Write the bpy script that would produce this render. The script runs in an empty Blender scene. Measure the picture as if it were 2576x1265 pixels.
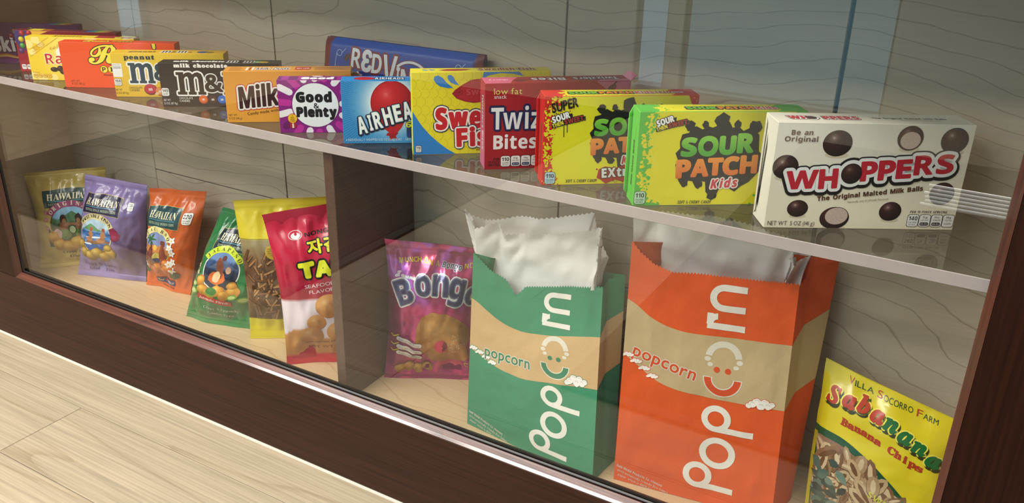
import bpy, bmesh, math, random
import numpy as np
from mathutils import Vector, Matrix
from mathutils.geometry import tessellate_polygon

random.seed(7)
RNG = np.random.default_rng(11)
scene = bpy.context.scene
COL = scene.collection
PI = math.pi

# ------------------------------------------------------------------ camera
CAM_POS = Vector((0.0, -0.9, 0.9387))
F_PX, YAW, PITCH, ROLL = 2169.25, 0.5166, 0.4049, 0.0233
fwd = Vector((-math.sin(YAW) * math.cos(PITCH), math.cos(YAW) * math.cos(PITCH), -math.sin(PITCH)))
rgt = Vector((math.cos(YAW), math.sin(YAW), 0.0))
upv = rgt.cross(fwd)
r2 = rgt * math.cos(ROLL) + upv * math.sin(ROLL)
u2 = upv * math.cos(ROLL) - rgt * math.sin(ROLL)
cam = bpy.data.cameras.new('camera')
cam.sensor_width = 36.0
cam.lens = 36.0 * F_PX / 2576.0
cam.clip_start = 0.02
cam_ob = bpy.data.objects.new('camera', cam)
M4 = Matrix.Identity(4)
for i in range(3):
    M4[i][0], M4[i][1], M4[i][2], M4[i][3] = r2[i], u2[i], -fwd[i], CAM_POS[i]
cam_ob.matrix_world = M4
COL.objects.link(cam_ob)
scene.camera = cam_ob

# ------------------------------------------------------------------ world, lights, exposure
world = bpy.data.worlds.new('daylight')
scene.world = world
world.use_nodes = True
world.node_tree.nodes['Background'].inputs[0].default_value = (0.44, 0.68, 0.80, 1)
world.node_tree.nodes['Background'].inputs[1].default_value = 2.6

CEIL = 2.7
LAMPS = [(-2.75, -1.25, 58), (-1.35, -1.15, 54), (0.15, -0.8, 32), (-2.75, -2.5, 50), (-1.25, -2.5, 46)]
LAMP_COL = (1.0, 0.955, 0.905)
WARM_SPOT = (-2.3, -0.72)

def area_light(name, loc, sx, sy, power, col):
    l = bpy.data.lights.new(name, 'AREA')
    l.shape = 'RECTANGLE'; l.size = sx; l.size_y = sy
    l.energy = power; l.color = col
    o = bpy.data.objects.new(name, l)
    o.location = loc
    COL.objects.link(o)
    return o
for x, y, p in LAMPS:
    area_light('ceiling_lamp_light', (x, y, CEIL - 0.065), 1.15, 0.5, p, LAMP_COL)

spot = bpy.data.lights.new('warm_downlight', 'SPOT')
spot.energy = 46; spot.color = (1.0, 0.62, 0.30); spot.spot_size = math.radians(26); spot.spot_blend = 1.0; spot.shadow_soft_size = 0.05
spot_ob = bpy.data.objects.new('warm_downlight', spot)
spot_ob.location = (-1.45, -0.80, CEIL - 0.075)
COL.objects.link(spot_ob)

vs = scene.view_settings
vs.view_transform = 'Standard'
vs.look = 'None'
vs.exposure = 0.1
vs.gamma = 1.0
vs.use_curve_mapping = False
scene.cycles.max_bounces = 10
scene.cycles.transparent_max_bounces = 24
scene.cycles.caustics_reflective = False
scene.cycles.caustics_refractive = False

# ------------------------------------------------------------------ helpers
def lin(c):
    """hex or 0-255 sRGB to linear rgb"""
    if isinstance(c, str):
        c = tuple(int(c[i:i + 2], 16) for i in (0, 2, 4))
    c = np.asarray(c, float) / 255.0
    return np.where(c <= 0.04045, c / 12.92, ((c + 0.055) / 1.055) ** 2.4)

def link(o, parent=None):
    COL.objects.link(o)
    if parent is not None:
        o.parent = parent
    return o

def tag(o, label=None, cat=None, group=None, kind=None):
    if label: o['label'] = label
    if cat: o['category'] = cat
    if group: o['group'] = group
    if kind: o['kind'] = kind
    return o

def empty(name, loc, rz=0.0):
    o = bpy.data.objects.new(name, None)
    o.empty_display_size = 0.03
    o.location = loc
    o.rotation_euler = (0, 0, rz)
    return link(o)

def obj(name, verts, faces, mat, parent=None, smooth=False):
    me = bpy.data.meshes.new(name)
    me.from_pydata([tuple(map(float, v)) for v in verts], [], [tuple(map(int, f)) for f in faces])
    me.update()
    if smooth:
        me.polygons.foreach_set('use_smooth', [True] * len(me.polygons))
    me.materials.append(mat)
    return link(bpy.data.objects.new(name, me), parent)

def box_mesh(name, lo, hi, mat, bevel=0.0, seg=1):
    bm = bmesh.new()
    bmesh.ops.create_cube(bm, size=1.0)
    for v in bm.verts:
        v.co = Vector([(lo[i] + hi[i]) / 2 + v.co[i] * (hi[i] - lo[i]) for i in range(3)])
    if bevel:
        bmesh.ops.bevel(bm, geom=list(bm.edges), offset=bevel, segments=seg, affect='EDGES', profile=0.5)
    me = bpy.data.meshes.new(name)
    bm.to_mesh(me); bm.free()
    me.materials.append(mat)
    return me

def box(name, lo, hi, mat, parent=None, bevel=0.0, seg=1):
    return link(bpy.data.objects.new(name, box_mesh(name, lo, hi, mat, bevel, seg)), parent)

def soup(name, P, C, N, mat, parent=None):
    """triangle soup: P (n,3,3) positions, C (n,3,3) linear colours, N normals or None"""
    n = len(P)
    me = bpy.data.meshes.new(name)
    me.vertices.add(n * 3)
    me.vertices.foreach_set('co', np.ascontiguousarray(P, np.float32).ravel())
    me.loops.add(n * 3)
    me.loops.foreach_set('vertex_index', np.arange(n * 3, dtype=np.int32))
    me.polygons.add(n)
    me.polygons.foreach_set('loop_start', np.arange(0, n * 3, 3, dtype=np.int32))
    me.update(calc_edges=True)
    put_cols(me, C.reshape(-1, 3))
    if N is not None:
        me.polygons.foreach_set('use_smooth', np.ones(n, bool))
        me.normals_split_custom_set_from_vertices(np.ascontiguousarray(N.reshape(-1, 3), np.float32))
    me.materials.append(mat)
    return link(bpy.data.objects.new(name, me), parent)

def put_cols(me, c):
    at = me.color_attributes.new('Col', 'FLOAT_COLOR', 'POINT')
    a = np.ones((len(c), 4), np.float32)
    a[:, :3] = c
    at.data.foreach_set('color', a.ravel())

def paint_const(o, c):
    put_cols(o.data, np.tile(lin(c), (len(o.data.vertices), 1)))
    return o

# value noise on numpy arrays
_PERM = np.random.default_rng(3).random((64, 64, 64))
def vnoise(x, y, z=0.0):
    x, y = np.asarray(x, float), np.asarray(y, float)
    z = np.zeros_like(x) + z
    xi, yi, zi = np.floor(x).astype(int), np.floor(y).astype(int), np.floor(z).astype(int)
    fx, fy, fz = x - xi, y - yi, z - zi
    fx, fy, fz = [t * t * (3 - 2 * t) for t in (fx, fy, fz)]
    g = lambda a, b, c: _PERM[(xi + a) % 64, (yi + b) % 64, (zi + c) % 64]
    L = lambda a, b, t: a + (b - a) * t
    return L(L(L(g(0, 0, 0), g(1, 0, 0), fx), L(g(0, 1, 0), g(1, 1, 0), fx), fy),
             L(L(g(0, 0, 1), g(1, 0, 1), fx), L(g(0, 1, 1), g(1, 1, 1), fx), fy), fz) * 2 - 1

def fbm(x, y, z=0.0, o=3):
    s, a = 0, 1.0
    for k in range(o):
        s = s + a * vnoise(np.asarray(x) * 2 ** k + 7.3 * k, np.asarray(y) * 2 ** k + 3.1 * k, z + k * 5.7)
        a *= 0.5
    return s / 1.75

def sstep(a, b, x):
    t = np.clip((x - a) / (b - a), 0, 1)
    return t * t * (3 - 2 * t)

# ------------------------------------------------------------------ materials
def new_mat(name):
    m = bpy.data.materials.new(name)
    m.use_nodes = True
    nt = m.node_tree
    return m, nt, nt.nodes, nt.links, nt.nodes['Principled BSDF']

def print_mat(name, rough, coat=0.0, spec=0.5, bump=0.0, bscale=600, sss=0.0, metal=0.0):
    m, nt, nd, ln, b = new_mat(name)
    a = nd.new('ShaderNodeVertexColor'); a.layer_name = 'Col'
    tc = nd.new('ShaderNodeTexCoord')
    nz = nd.new('ShaderNodeTexNoise'); nz.inputs['Scale'].default_value = bscale; nz.inputs['Detail'].default_value = 2
    ln.new(tc.outputs['Object'], nz.inputs['Vector'])
    mx = nd.new('ShaderNodeMixRGB'); mx.blend_type = 'MULTIPLY'; mx.inputs[0].default_value = 0.10
    ln.new(a.outputs[0], mx.inputs[1]); ln.new(nz.outputs['Fac'], mx.inputs[2])
    ln.new(mx.outputs[0], b.inputs['Base Color'])
    b.inputs['Roughness'].default_value = rough
    b.inputs['Coat Weight'].default_value = coat
    b.inputs['Coat Roughness'].default_value = 0.15
    b.inputs['Specular IOR Level'].default_value = spec
    b.inputs['Metallic'].default_value = metal
    if bump:
        bp = nd.new('ShaderNodeBump'); bp.inputs['Strength'].default_value = bump; bp.inputs['Distance'].default_value = 0.0006
        ln.new(nz.outputs['Fac'], bp.inputs['Height']); ln.new(bp.outputs[0], b.inputs['Normal'])
    return m

MAT_CARTON = print_mat('printed_carton', 0.45, 0.06, 0.35)
MAT_FILM = print_mat('printed_film', 0.26, 0.4, 0.4)
MAT_FOIL = print_mat('printed_foil', 0.22, 0.5, metal=0.35)
MAT_PAPER = print_mat('printed_kraft_paper', 0.75, 0.0, 0.3, bump=0.25, bscale=350)

def plain(name, c, rough=0.5, metal=0.0, coat=0.0):
    m, nt, nd, ln, b = new_mat(name)
    tc = nd.new('ShaderNodeTexCoord'); nz = nd.new('ShaderNodeTexNoise')
    nz.inputs['Scale'].default_value = 40
    ln.new(tc.outputs['Object'], nz.inputs['Vector'])
    mx = nd.new('ShaderNodeMixRGB'); mx.blend_type = 'MULTIPLY'; mx.inputs[0].default_value = 0.12
    mx.inputs[1].default_value = (*lin(c), 1)
    ln.new(nz.outputs['Fac'], mx.inputs[2]); ln.new(mx.outputs[0], b.inputs['Base Color'])
    b.inputs['Roughness'].default_value = rough; b.inputs['Metallic'].default_value = metal
    b.inputs['Coat Weight'].default_value = coat
    return m

def thin_glass(name, tint=(1, 1, 1), f0=0.04, rough=0.0):
    m, nt, nd, ln, b = new_mat(name)
    nd.remove(b)
    out = nd['Material Output']
    lw = nd.new('ShaderNodeLayerWeight'); lw.inputs[0].default_value = 0.5
    pw = nd.new('ShaderNodeMath'); pw.operation = 'POWER'; pw.inputs[1].default_value = 5
    ln.new(lw.outputs['Facing'], pw.inputs[0])
    ma = nd.new('ShaderNodeMath'); ma.operation = 'MULTIPLY_ADD'
    ma.inputs[1].default_value = 1 - f0; ma.inputs[2].default_value = f0
    ln.new(pw.outputs[0], ma.inputs[0])
    tr = nd.new('ShaderNodeBsdfTransparent'); tr.inputs[0].default_value = (*tint, 1)
    gl = nd.new('ShaderNodeBsdfGlossy'); gl.inputs['Roughness'].default_value = rough
    mx = nd.new('ShaderNodeMixShader')
    ln.new(ma.outputs[0], mx.inputs[0]); ln.new(tr.outputs[0], mx.inputs[1]); ln.new(gl.outputs[0], mx.inputs[2])
    ln.new(mx.outputs[0], out.inputs['Surface'])
    return m

def wood(name, base, dark, axis=0, line=0.5, lines=9.0, lscale=2.2, streak=0.25, rough=0.45, coat=0.0, seed=0.0, per_obj=0.0, stretch=0.16, bump=0.0, thin=False, strata=None, spec=0.5):
    """grain runs along the given axis; contour-like growth lines from distorted noise"""
    m, nt, nd, ln, b = new_mat(name)
    tc = nd.new('ShaderNodeTexCoord')
    mp = nd.new('ShaderNodeMapping')
    sc = [1.0, 1.0, 1.0]; sc[axis] = stretch
    mp.inputs['Scale'].default_value = sc
    mp.inputs['Location'].default_value = (seed, seed * 1.7, seed * 0.6)
    src = tc.outputs['Object']
    if per_obj:
        oi = nd.new('ShaderNodeObjectInfo')
        vm = nd.new('ShaderNodeVectorMath'); vm.operation = 'MULTIPLY_ADD'
        vm.inputs[1].default_value = (per_obj,) * 3
        ln.new(oi.outputs['Random'], vm.inputs[0]); ln.new(tc.outputs['Object'], vm.inputs[2])
        src = vm.outputs[0]
    ln.new(src, mp.inputs['Vector'])
    n1 = nd.new('ShaderNodeTexNoise'); n1.inputs['Scale'].default_value = lscale; n1.inputs['Detail'].default_value = 3.0
    n1.inputs['Roughness'].default_value = 0.45; n1.inputs['Distortion'].default_value = 0.4
    ln.new(mp.outputs[0], n1.inputs['Vector'])
    mu = nd.new('ShaderNodeMath'); mu.operation = 'MULTIPLY'; mu.inputs[1].default_value = lines
    ln.new(n1.outputs['Fac'], mu.inputs[0])
    fr = nd.new('ShaderNodeMath'); fr.operation = 'FRACT'
    if strata:      # growth lines lie in layers across the grain and wander with the noise
        sx = nd.new('ShaderNodeSeparateXYZ'); ln.new(src, sx.inputs[0])
        ad = nd.new('ShaderNodeMath'); ad.operation = 'MULTIPLY_ADD'; ad.inputs[1].default_value = strata[1]
        ln.new(sx.outputs[strata[0]], ad.inputs[0]); ln.new(mu.outputs[0], ad.inputs[2])
        ln.new(ad.outputs[0], fr.inputs[0])
    else:
        ln.new(mu.outputs[0], fr.inputs[0])
    rp = nd.new('ShaderNodeValToRGB')
    el = rp.color_ramp.elements
    el[0].position = 0.0; el[0].color = (1, 1, 1, 1)
    el[1].position = 1.0; el[1].color = (0.35, 0.35, 0.35, 1)
    e = el.new(0.07); e.color = (0.3, 0.3, 0.3, 1)
    e = el.new(0.22); e.color = (0.0, 0.0, 0.0, 1)
    e = el.new(0.96); e.color = (0.15, 0.15, 0.15, 1)
    if thin:
        e0 = rp.color_ramp.elements
        e0[1].position = 0.022; e0[1].color = (0.75, 0.75, 0.75, 1)
        e0[2].position = 0.075; e0[3].position = 0.985; e0[3].color = (0.05, 0.05, 0.05, 1)
        n1.inputs['Detail'].default_value = 5.0; n1.inputs['Roughness'].default_value = 0.40; n1.inputs['Distortion'].default_value = 0.15
    ln.new(fr.outputs[0], rp.inputs[0])
    mp2 = nd.new('ShaderNodeMapping')
    s2 = [260.0, 260.0, 260.0]; s2[axis] = 5.0
    mp2.inputs['Scale'].default_value = s2
    ln.new(src, mp2.inputs['Vector'])
    n2 = nd.new('ShaderNodeTexNoise'); n2.inputs['Scale'].default_value = 1.0; n2.inputs['Detail'].default_value = 3
    ln.new(mp2.outputs[0], n2.inputs['Vector'])
    n3 = nd.new('ShaderNodeTexNoise'); n3.inputs['Scale'].default_value = 3.0
    ln.new(mp.outputs[0], n3.inputs['Vector'])
    m1 = nd.new('ShaderNodeMixRGB'); m1.inputs[1].default_value = (*lin(base), 1); m1.inputs[2].default_value = (*lin(dark), 1)
    f1 = nd.new('ShaderNodeMath'); f1.operation = 'MULTIPLY'; f1.inputs[1].default_value = line
    ln.new(rp.outputs[0], f1.inputs[0]); ln.new(f1.outputs[0], m1.inputs[0])
    m2 = nd.new('ShaderNodeMixRGB'); m2.blend_type = 'MULTIPLY'; m2.inputs[0].default_value = streak
    rp2 = nd.new('ShaderNodeValToRGB'); rp2.color_ramp.elements[0].position = 0.3; rp2.color_ramp.elements[1].position = 0.7
    ln.new(n2.outputs['Fac'], rp2.inputs[0])
    ln.new(m1.outputs[0], m2.inputs[1]); ln.new(rp2.outputs[0], m2.inputs[2])
    m3 = nd.new('ShaderNodeMixRGB'); m3.blend_type = 'MULTIPLY'; m3.inputs[0].default_value = 0.22
    ln.new(m2.outputs[0], m3.inputs[1]); ln.new(n3.outputs['Fac'], m3.inputs[2])
    ln.new(m3.outputs[0], b.inputs['Base Color'])
    b.inputs['Roughness'].default_value = rough
    b.inputs['Specular IOR Level'].default_value = spec
    b.inputs['Coat Weight'].default_value = coat
    b.inputs['Coat Roughness'].default_value = 0.12
    if bump:
        bp = nd.new('ShaderNodeBump'); bp.inputs['Strength'].default_value = bump; bp.inputs['Distance'].default_value = 0.0008
        ln.new(n2.outputs['Fac'], bp.inputs['Height']); ln.new(bp.outputs[0], b.inputs['Normal'])
    return m

MAT_BACK = wood('maple_laminate_back', 'C0B4A0', '786755', 0, 0.62, 11, 3.2, 0.08, 0.5, stretch=0.62, thin=True, strata=('Z', 34.0))
MAT_DECK = wood('maple_laminate_deck', 'CDB28A', 'A98256', 0, 0.5, 9, 3.4, 0.08, 0.38, seed=3.0, stretch=0.5, thin=True, strata=('Y', 30.0))
MAT_SIDE = wood('maple_laminate_side', 'C8B396', '9C8262', 1, 0.4, 8, 2.6, 0.10, 0.5, seed=5.0)
MAT_DIV = wood('brown_laminate_divider', '66493A', '46301F', 1, 0.35, 6, 3.0, 0.30, 0.4, coat=0.2, seed=2.0, stretch=0.1)
MAT_DARK_H = wood('mahogany_rail', '3E1E11', '240E08', 0, 0.35, 7, 5.0, 0.55, 0.45, coat=0.04, seed=1.0, stretch=0.05, spec=0.22)
MAT_DARK_V = wood('mahogany_stile', '331508', '1C0A04', 2, 0.5, 7, 5.0, 0.55, 0.5, coat=0.02, seed=4.0, stretch=0.05, spec=0.2)
MAT_LIP = wood('mahogany_lip', '6E3A2A', '351509', 0, 0.7, 9, 8.0, 0.6, 0.30, coat=0.6, seed=6.0, stretch=0.12, bump=0.5)
MAT_PLANK = wood('pale_oak_laminate', 'BEAF95', '9A876A', 0, 0.55, 9, 3.2, 0.30, 0.36, seed=8.0, per_obj=17.0, stretch=0.07)
MAT_DARKGAP = plain('dark_gap', '0A0C0D', 0.9)
MAT_GLASS = thin_glass('front_glass', (0.985, 0.99, 0.985), 0.042)
MAT_SHELF = thin_glass('clear_acrylic', (0.965, 0.955, 0.945), 0.05)
MAT_WHITE = plain('white_caulk', 'BDB8AC', 0.6)
MAT_BLACK = plain('black_gasket', '120C0A', 0.35)

def edge_mat():
    m, nt, nd, ln, b = new_mat('frosted_acrylic_edge')
    nz = nd.new('ShaderNodeTexNoise'); nz.inputs['Scale'].default_value = 30
    tc = nd.new('ShaderNodeTexCoord'); ln.new(tc.outputs['Object'], nz.inputs['Vector'])
    mx = nd.new('ShaderNodeMixRGB'); mx.inputs[0].default_value = 0.1
    mx.inputs[1].default_value = (*lin('BFB0AC'), 1); ln.new(nz.outputs['Fac'], mx.inputs[2])
    ln.new(mx.outputs[0], b.inputs['Base Color'])
    b.inputs['Roughness'].default_value = 0.45
    b.inputs['Subsurface Weight'].default_value = 0.0
    tr = nd.new('ShaderNodeBsdfTransparent'); ms = nd.new('ShaderNodeMixShader'); ms.inputs[0].default_value = 0.82
    ln.new(tr.outputs[0], ms.inputs[1]); ln.new(b.outputs[0], ms.inputs[2])
    ln.new(ms.outputs[0], nd['Material Output'].inputs['Surface'])
    return m
MAT_EDGE = edge_mat()

def paper_mat():
    m, nt, nd, ln, b = new_mat('white_wax_paper')
    tc = nd.new('ShaderNodeTexCoord'); nz = nd.new('ShaderNodeTexNoise'); nz.inputs['Scale'].default_value = 45; nz.inputs['Detail'].default_value = 4
    ln.new(tc.outputs['Object'], nz.inputs['Vector'])
    mx = nd.new('ShaderNodeMixRGB'); mx.blend_type = 'MULTIPLY'; mx.inputs[0].default_value = 0.08
    mx.inputs[1].default_value = (*lin('FAF8F4'), 1); ln.new(nz.outputs['Fac'], mx.inputs[2])
    ln.new(mx.outputs[0], b.inputs['Base Color'])
    b.inputs['Roughness'].default_value = 0.6
    bp = nd.new('ShaderNodeBump'); bp.inputs['Strength'].default_value = 0.35; bp.inputs['Distance'].default_value = 0.002
    ln.new(nz.outputs['Fac'], bp.inputs['Height']); ln.new(bp.outputs[0], b.inputs['Normal'])
    tl = nd.new('ShaderNodeBsdfTranslucent'); tl.inputs[0].default_value = (0.92, 0.91, 0.88, 1)
    ms = nd.new('ShaderNodeMixShader'); ms.inputs[0].default_value = 0.3
    ln.new(b.outputs[0], ms.inputs[1]); ln.new(tl.outputs[0], ms.inputs[2])
    ln.new(ms.outputs[0], nd['Material Output'].inputs['Surface'])
    return m
MAT_LINER = paper_mat()

# ------------------------------------------------------------------ the setting
CX = -0.851                     # middle of the case
XL, XR = -1.79, 0.088           # inner side walls
YB = 0.235                      # inner back
ZD = 0.132                      # display deck
ZS = 0.58                       # shelf top
ROOM = (-4.6, 2.4, -3.2, 0.6)   # x0, x1, y0, y1

fl = empty('floor', (0, 0, 0)); tag(fl, kind='structure')
box('subfloor', (ROOM[0], ROOM[2], -0.06), (ROOM[1], ROOM[3], -0.012), plain('subfloor_grey', '6A5C4A', 0.9), fl)
PW, PL = 0.161, 1.22
plank_mesh = box_mesh('plank', (0.0006, 0.0006, -0.012), (PL - 0.0006, PW - 0.0006, 0), MAT_PLANK, 0.0006)
row = 0
y = -0.0965
offs = [0.3, -0.18, 0.75, 0.12, 0.55]
rows = [y - PW * k for k in range(-4, 20)]
for k, yy in enumerate(rows):
    if yy > ROOM[3] - 0.02 or yy < ROOM[2] - 0.15: continue
    # the cross joint seen in front of the case stands at x = -1.39 in the second row
    x = -1.392 + (k - 5) * 0.43
    while x > ROOM[0]: x -= PL
    while x < ROOM[1]:
        o = bpy.data.objects.new('plank', plank_mesh); o.location = (x, yy, 0); link(o, fl)
        x += PL

WALL = plain('cream_wall_paint', 'C9C0B2', 0.8)
WALLC = plain('cool_grey_wall_paint', 'B9C8CC', 0.75)
WALLW = plain('tan_wall_paint', '9A8068', 0.75)
def wall_with_holes(name, fixed, axis, lo, hi, holes, mat, t=0.1, sgn=1):
    """wall plane at `fixed` on the given axis, from lo to hi along the other, with rectangular openings (a0,a1,z0,z1)"""
    w = empty(name, (0, 0, 0)); tag(w, kind='structure')
    xs = sorted({lo, hi, *[h[0] for h in holes], *[h[1] for h in holes]})
    for a, b in zip(xs[:-1], xs[1:]):
        hs = [h for h in holes if h[0] <= a + 1e-6 and h[1] >= b - 1e-6]
        spans = [(-0.06, CEIL)]
        for h in hs:
            spans = [s for s0, s1 in spans for s in ((s0, min(s1, h[2])), (max(s0, h[3]), s1)) if s[1] - s[0] > 1e-4]
        for s0, s1 in spans:
            f0, f1 = sorted((fixed, fixed + sgn * t))
            if axis == 'y': box('wall_section', (a, f0, s0), (b, f1, s1), mat, w)
            else: box('wall_section', (f0, a, s0), (f1, b, s1), mat, w)
    return w
wall_with_holes('wall_opposite', ROOM[2], 'y', ROOM[0], ROOM[1], [(-1.67, -1.50, 0.001, 2.2), (-1.42, -0.46, 0.001, 2.2)], WALLC, 0.1, -1)
wall_with_holes('wall_left', ROOM[0], 'x', ROOM[2], ROOM[3], [(-2.64, -2.42, 0.001, 2.2)], WALLW, 0.1, -1)
wall_with_holes('wall_right', ROOM[1], 'x', ROOM[2], ROOM[3], [], WALL, 0.1, 1)
wall_with_holes('wall_back', ROOM[3], 'y', ROOM[0], ROOM[1], [], WALL, 0.1, 1)
tag(box('ceiling', (ROOM[0], ROOM[2], CEIL), (ROOM[1], ROOM[3], CEIL + 0.08), plain('ceiling_white', 'DDD8CE', 0.9)), kind='structure')

def glazing(name, lo, hi, axis, tint):
    w = empty(name, (0, 0, 0)); tag(w, kind='structure')
    g = thin_glass('window_glass_tinted', tint, 0.04)
    box('pane', lo, hi, g, w)
    f = plain('window_frame_grey', '3A4247', 0.5)
    c = 0.02
    if axis == 'y':
        box('window_frame', (lo[0], lo[1] - c, lo[2]), (lo[0] + 0.012, hi[1] + c, hi[2]), f, w)
        box('window_frame', (hi[0] - 0.012, lo[1] - c, lo[2]), (hi[0], hi[1] + c, hi[2]), f, w)
        box('window_frame', (lo[0] + 0.012, lo[1] - c, hi[2] - 0.04), (hi[0] - 0.012, hi[1] + c, hi[2]), f, w)
    else:
        box('window_frame', (lo[0] - c, lo[1], lo[2]), (hi[0] + c, lo[1] + 0.012, hi[2]), f, w)
        box('window_frame', (lo[0] - c, hi[1] - 0.012, lo[2]), (hi[0] + c, hi[1], hi[2]), f, w)
        box('window_frame', (lo[0] - c, lo[1] + 0.012, hi[2] - 0.04), (hi[0] + c, hi[1] - 0.012, hi[2]), f, w)
glazing('window_1', (-1.67, -3.25, 0.0), (-1.50, -3.244, 2.2), 'y', (0.95, 0.98, 1))
glazing('window_2', (-1.42, -3.25, 0.0), (-0.46, -3.244, 2.2), 'y', (0.72, 0.78, 0.77))
glazing('window_3', (-4.65, -2.64, 0.0), (-4.644, -2.42, 2.2), 'x', (0.95, 0.98, 1))

# ceiling lamp fixtures (housing around each lamp)
MLAMP = plain('lamp_housing_white', 'EFEFEA', 0.5)
for i, (x, y, p) in enumerate(LAMPS):
    o = empty('ceiling_lamp', (x, y, CEIL))
    box('housing', (-0.62, -0.3, -0.06), (0.62, 0.3, 0.0), MLAMP, o)
    for sx in (-1, 1):
        box('rim', (sx * 0.605 - 0.015, -0.3, -0.085), (sx * 0.605 + 0.015, 0.3, -0.06), MLAMP, o)
        box('rim', (-0.59, sx * 0.285 - 0.015, -0.085), (0.59, sx * 0.285 + 0.015, -0.06), MLAMP, o)
    tag(o, 'rectangular white panel lamp fixed to the room ceiling', 'lamp', 'ceiling panel lamps')

dl = empty('downlight', (-1.45, -0.80, CEIL))
ringv = [(0.05 * math.cos(2 * PI * k / 24) * r, 0.05 * math.sin(2 * PI * k / 24) * r, z) for r, z in ((1.5, 0), (1.5, -0.012), (1.1, -0.014), (1.0, -0.002)) for k in range(24)]
obj('trim_ring', ringv, [(a * 24 + k, a * 24 + (k + 1) % 24, (a + 1) * 24 + (k + 1) % 24, (a + 1) * 24 + k) for a in range(3) for k in range(24)], MLAMP, dl)
tag(dl, 'small round warm downlight set in the ceiling before the case', 'lamp')

# dark mats on the floor out in the room, seen mirrored in the glass
MMAT = print_mat('mat', 0.9)
def floor_mat(x0, x1, y0, y1, label):
    o = empty('floor_mat', ((x0 + x1) / 2, (y0 + y1) / 2, 0))
    hx, hy = (x1 - x0) / 2, (y1 - y0) / 2
    box('pile', (-hx + 0.03, -hy + 0.03, 0), (hx - 0.03, hy - 0.03, 0.012), plain('mat_pile', '2E2B29', 0.95), o, 0.003)
    e = plain('mat_border', '211F1E', 0.6)
    box('border', (-hx, -hy, 0), (-hx + 0.03, hy, 0.008), e, o); box('border', (hx - 0.03, -hy, 0), (hx, hy, 0.008), e, o)
    box('border', (-hx + 0.03, -hy, 0), (hx - 0.03, -hy + 0.03, 0.008), e, o); box('border', (-hx + 0.03, hy - 0.03, 0), (hx - 0.03, hy, 0.008), e, o)
    tag(o, label, 'mat', 'dark mats in front of the case')
floor_mat(-2.95, -1.40, -2.6, -0.42, 'dark floor mat mirrored faintly in the glass above the chip bags')
floor_mat(-0.65, 1.10, -2.6, -0.42, 'dark floor mat mirrored faintly in the glass over the orange popcorn bag')

# ------------------------------------------------------------------ the display case
case = empty('display_case', (CX, 0.12, 0))
case_l = lambda v: (v[0] - CX, v[1] - 0.12, v[2])
def cbox(name, lo, hi, mat, parent=case, bevel=0.0, seg=1):
    return box(name, case_l(lo), case_l(hi), mat, parent, bevel, seg)
TOPZ = 0.96
OX0, OX1 = -1.93, 0.24
cbox('bottom_rail', (OX0, 0.0, 0.004), (OX1, 0.022, 0.1585), MAT_DARK_H, bevel=0.001)
cbox('stile', (OX0, 0.0, 0.159), (-1.70, 0.022, 0.875), MAT_DARK_V, bevel=0.001)
cbox('stile', (0.036, 0.0, 0.159), (OX1, 0.022, 0.875), MAT_DARK_V, bevel=0.001)
cbox('top_rail', (OX0, 0.0, 0.8755), (OX1, 0.022, TOPZ), MAT_DARK_H, bevel=0.001)
cbox('countertop', (OX0 - 0.02, -0.02, TOPZ), (OX1 + 0.02, 0.30, TOPZ + 0.03), MAT_DARK_H, bevel=0.004)
cbox('underside', (OX0, 0.022, 0.004), (OX1, 0.27, 0.03), MAT_DARK_H)
def lip_profile(name, pts, a, b, along, mat):
    """extrude a small profile (p, q) between a and b; along 'x': p=y q=z; along 'z': p=x q=y"""
    n = len(pts)
    V = []
    for t in (a, b):
        for p, q in pts:
            V.append(case_l((t, p, q)) if along == 'x' else case_l((p, q, t)))
    F = [(i, (i + 1) % n, n + (i + 1) % n, n + i) for i in range(n)] + [tuple(range(n)), tuple(range(2 * n - 1, n - 1, -1))]
    return obj(name, V, F, mat, case)
lip_profile('lip', [(0.0, 0.1595), (0.004, 0.1625), (0.0105, 0.1685), (0.012, 0.1680), (0.012, 0.1585), (0.0, 0.1585)], -1.70, 0.036, 'x', MAT_LIP)
lip_profile('gasket', [(0.0125, 0.150), (0.0125, 0.1705), (0.0145, 0.1725), (0.0145, 0.150)], -1.695, 0.030, 'x', MAT_BLACK)
lip_profile('gasket', [(0.0195, 0.150), (0.0195, 0.1735), (0.0245, 0.1725), (0.0245, 0.150)], -1.695, 0.030, 'x', MAT_BLACK)
LIPV = wood('mahogany_lip_upright', '55291A', '2A1008', 2, 0.6, 8, 8.0, 0.5, 0.3, coat=0.5, seed=9.0, stretch=0.1, bump=0.4)
lip_profile('lip', [(-1.70, 0.0), (-1.692, 0.0115), (-1.700, 0.012)], 0.160, 0.875, 'z', LIPV)
lip_profile('lip', [(0.036, 0.0), (0.036, 0.012), (0.028, 0.0115)], 0.160, 0.875, 'z', LIPV)
lip_profile('gasket', [(-1.691, 0.0125), (-1.686, 0.0145), (-1.700, 0.0145), (-1.700, 0.0125)], 0.165, 0.875, 'z', MAT_BLACK)
# front pane
cbox('glass_pane', (-1.698, 0.0155, 0.155), (0.033, 0.0185, 0.8745), MAT_GLASS)
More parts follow.
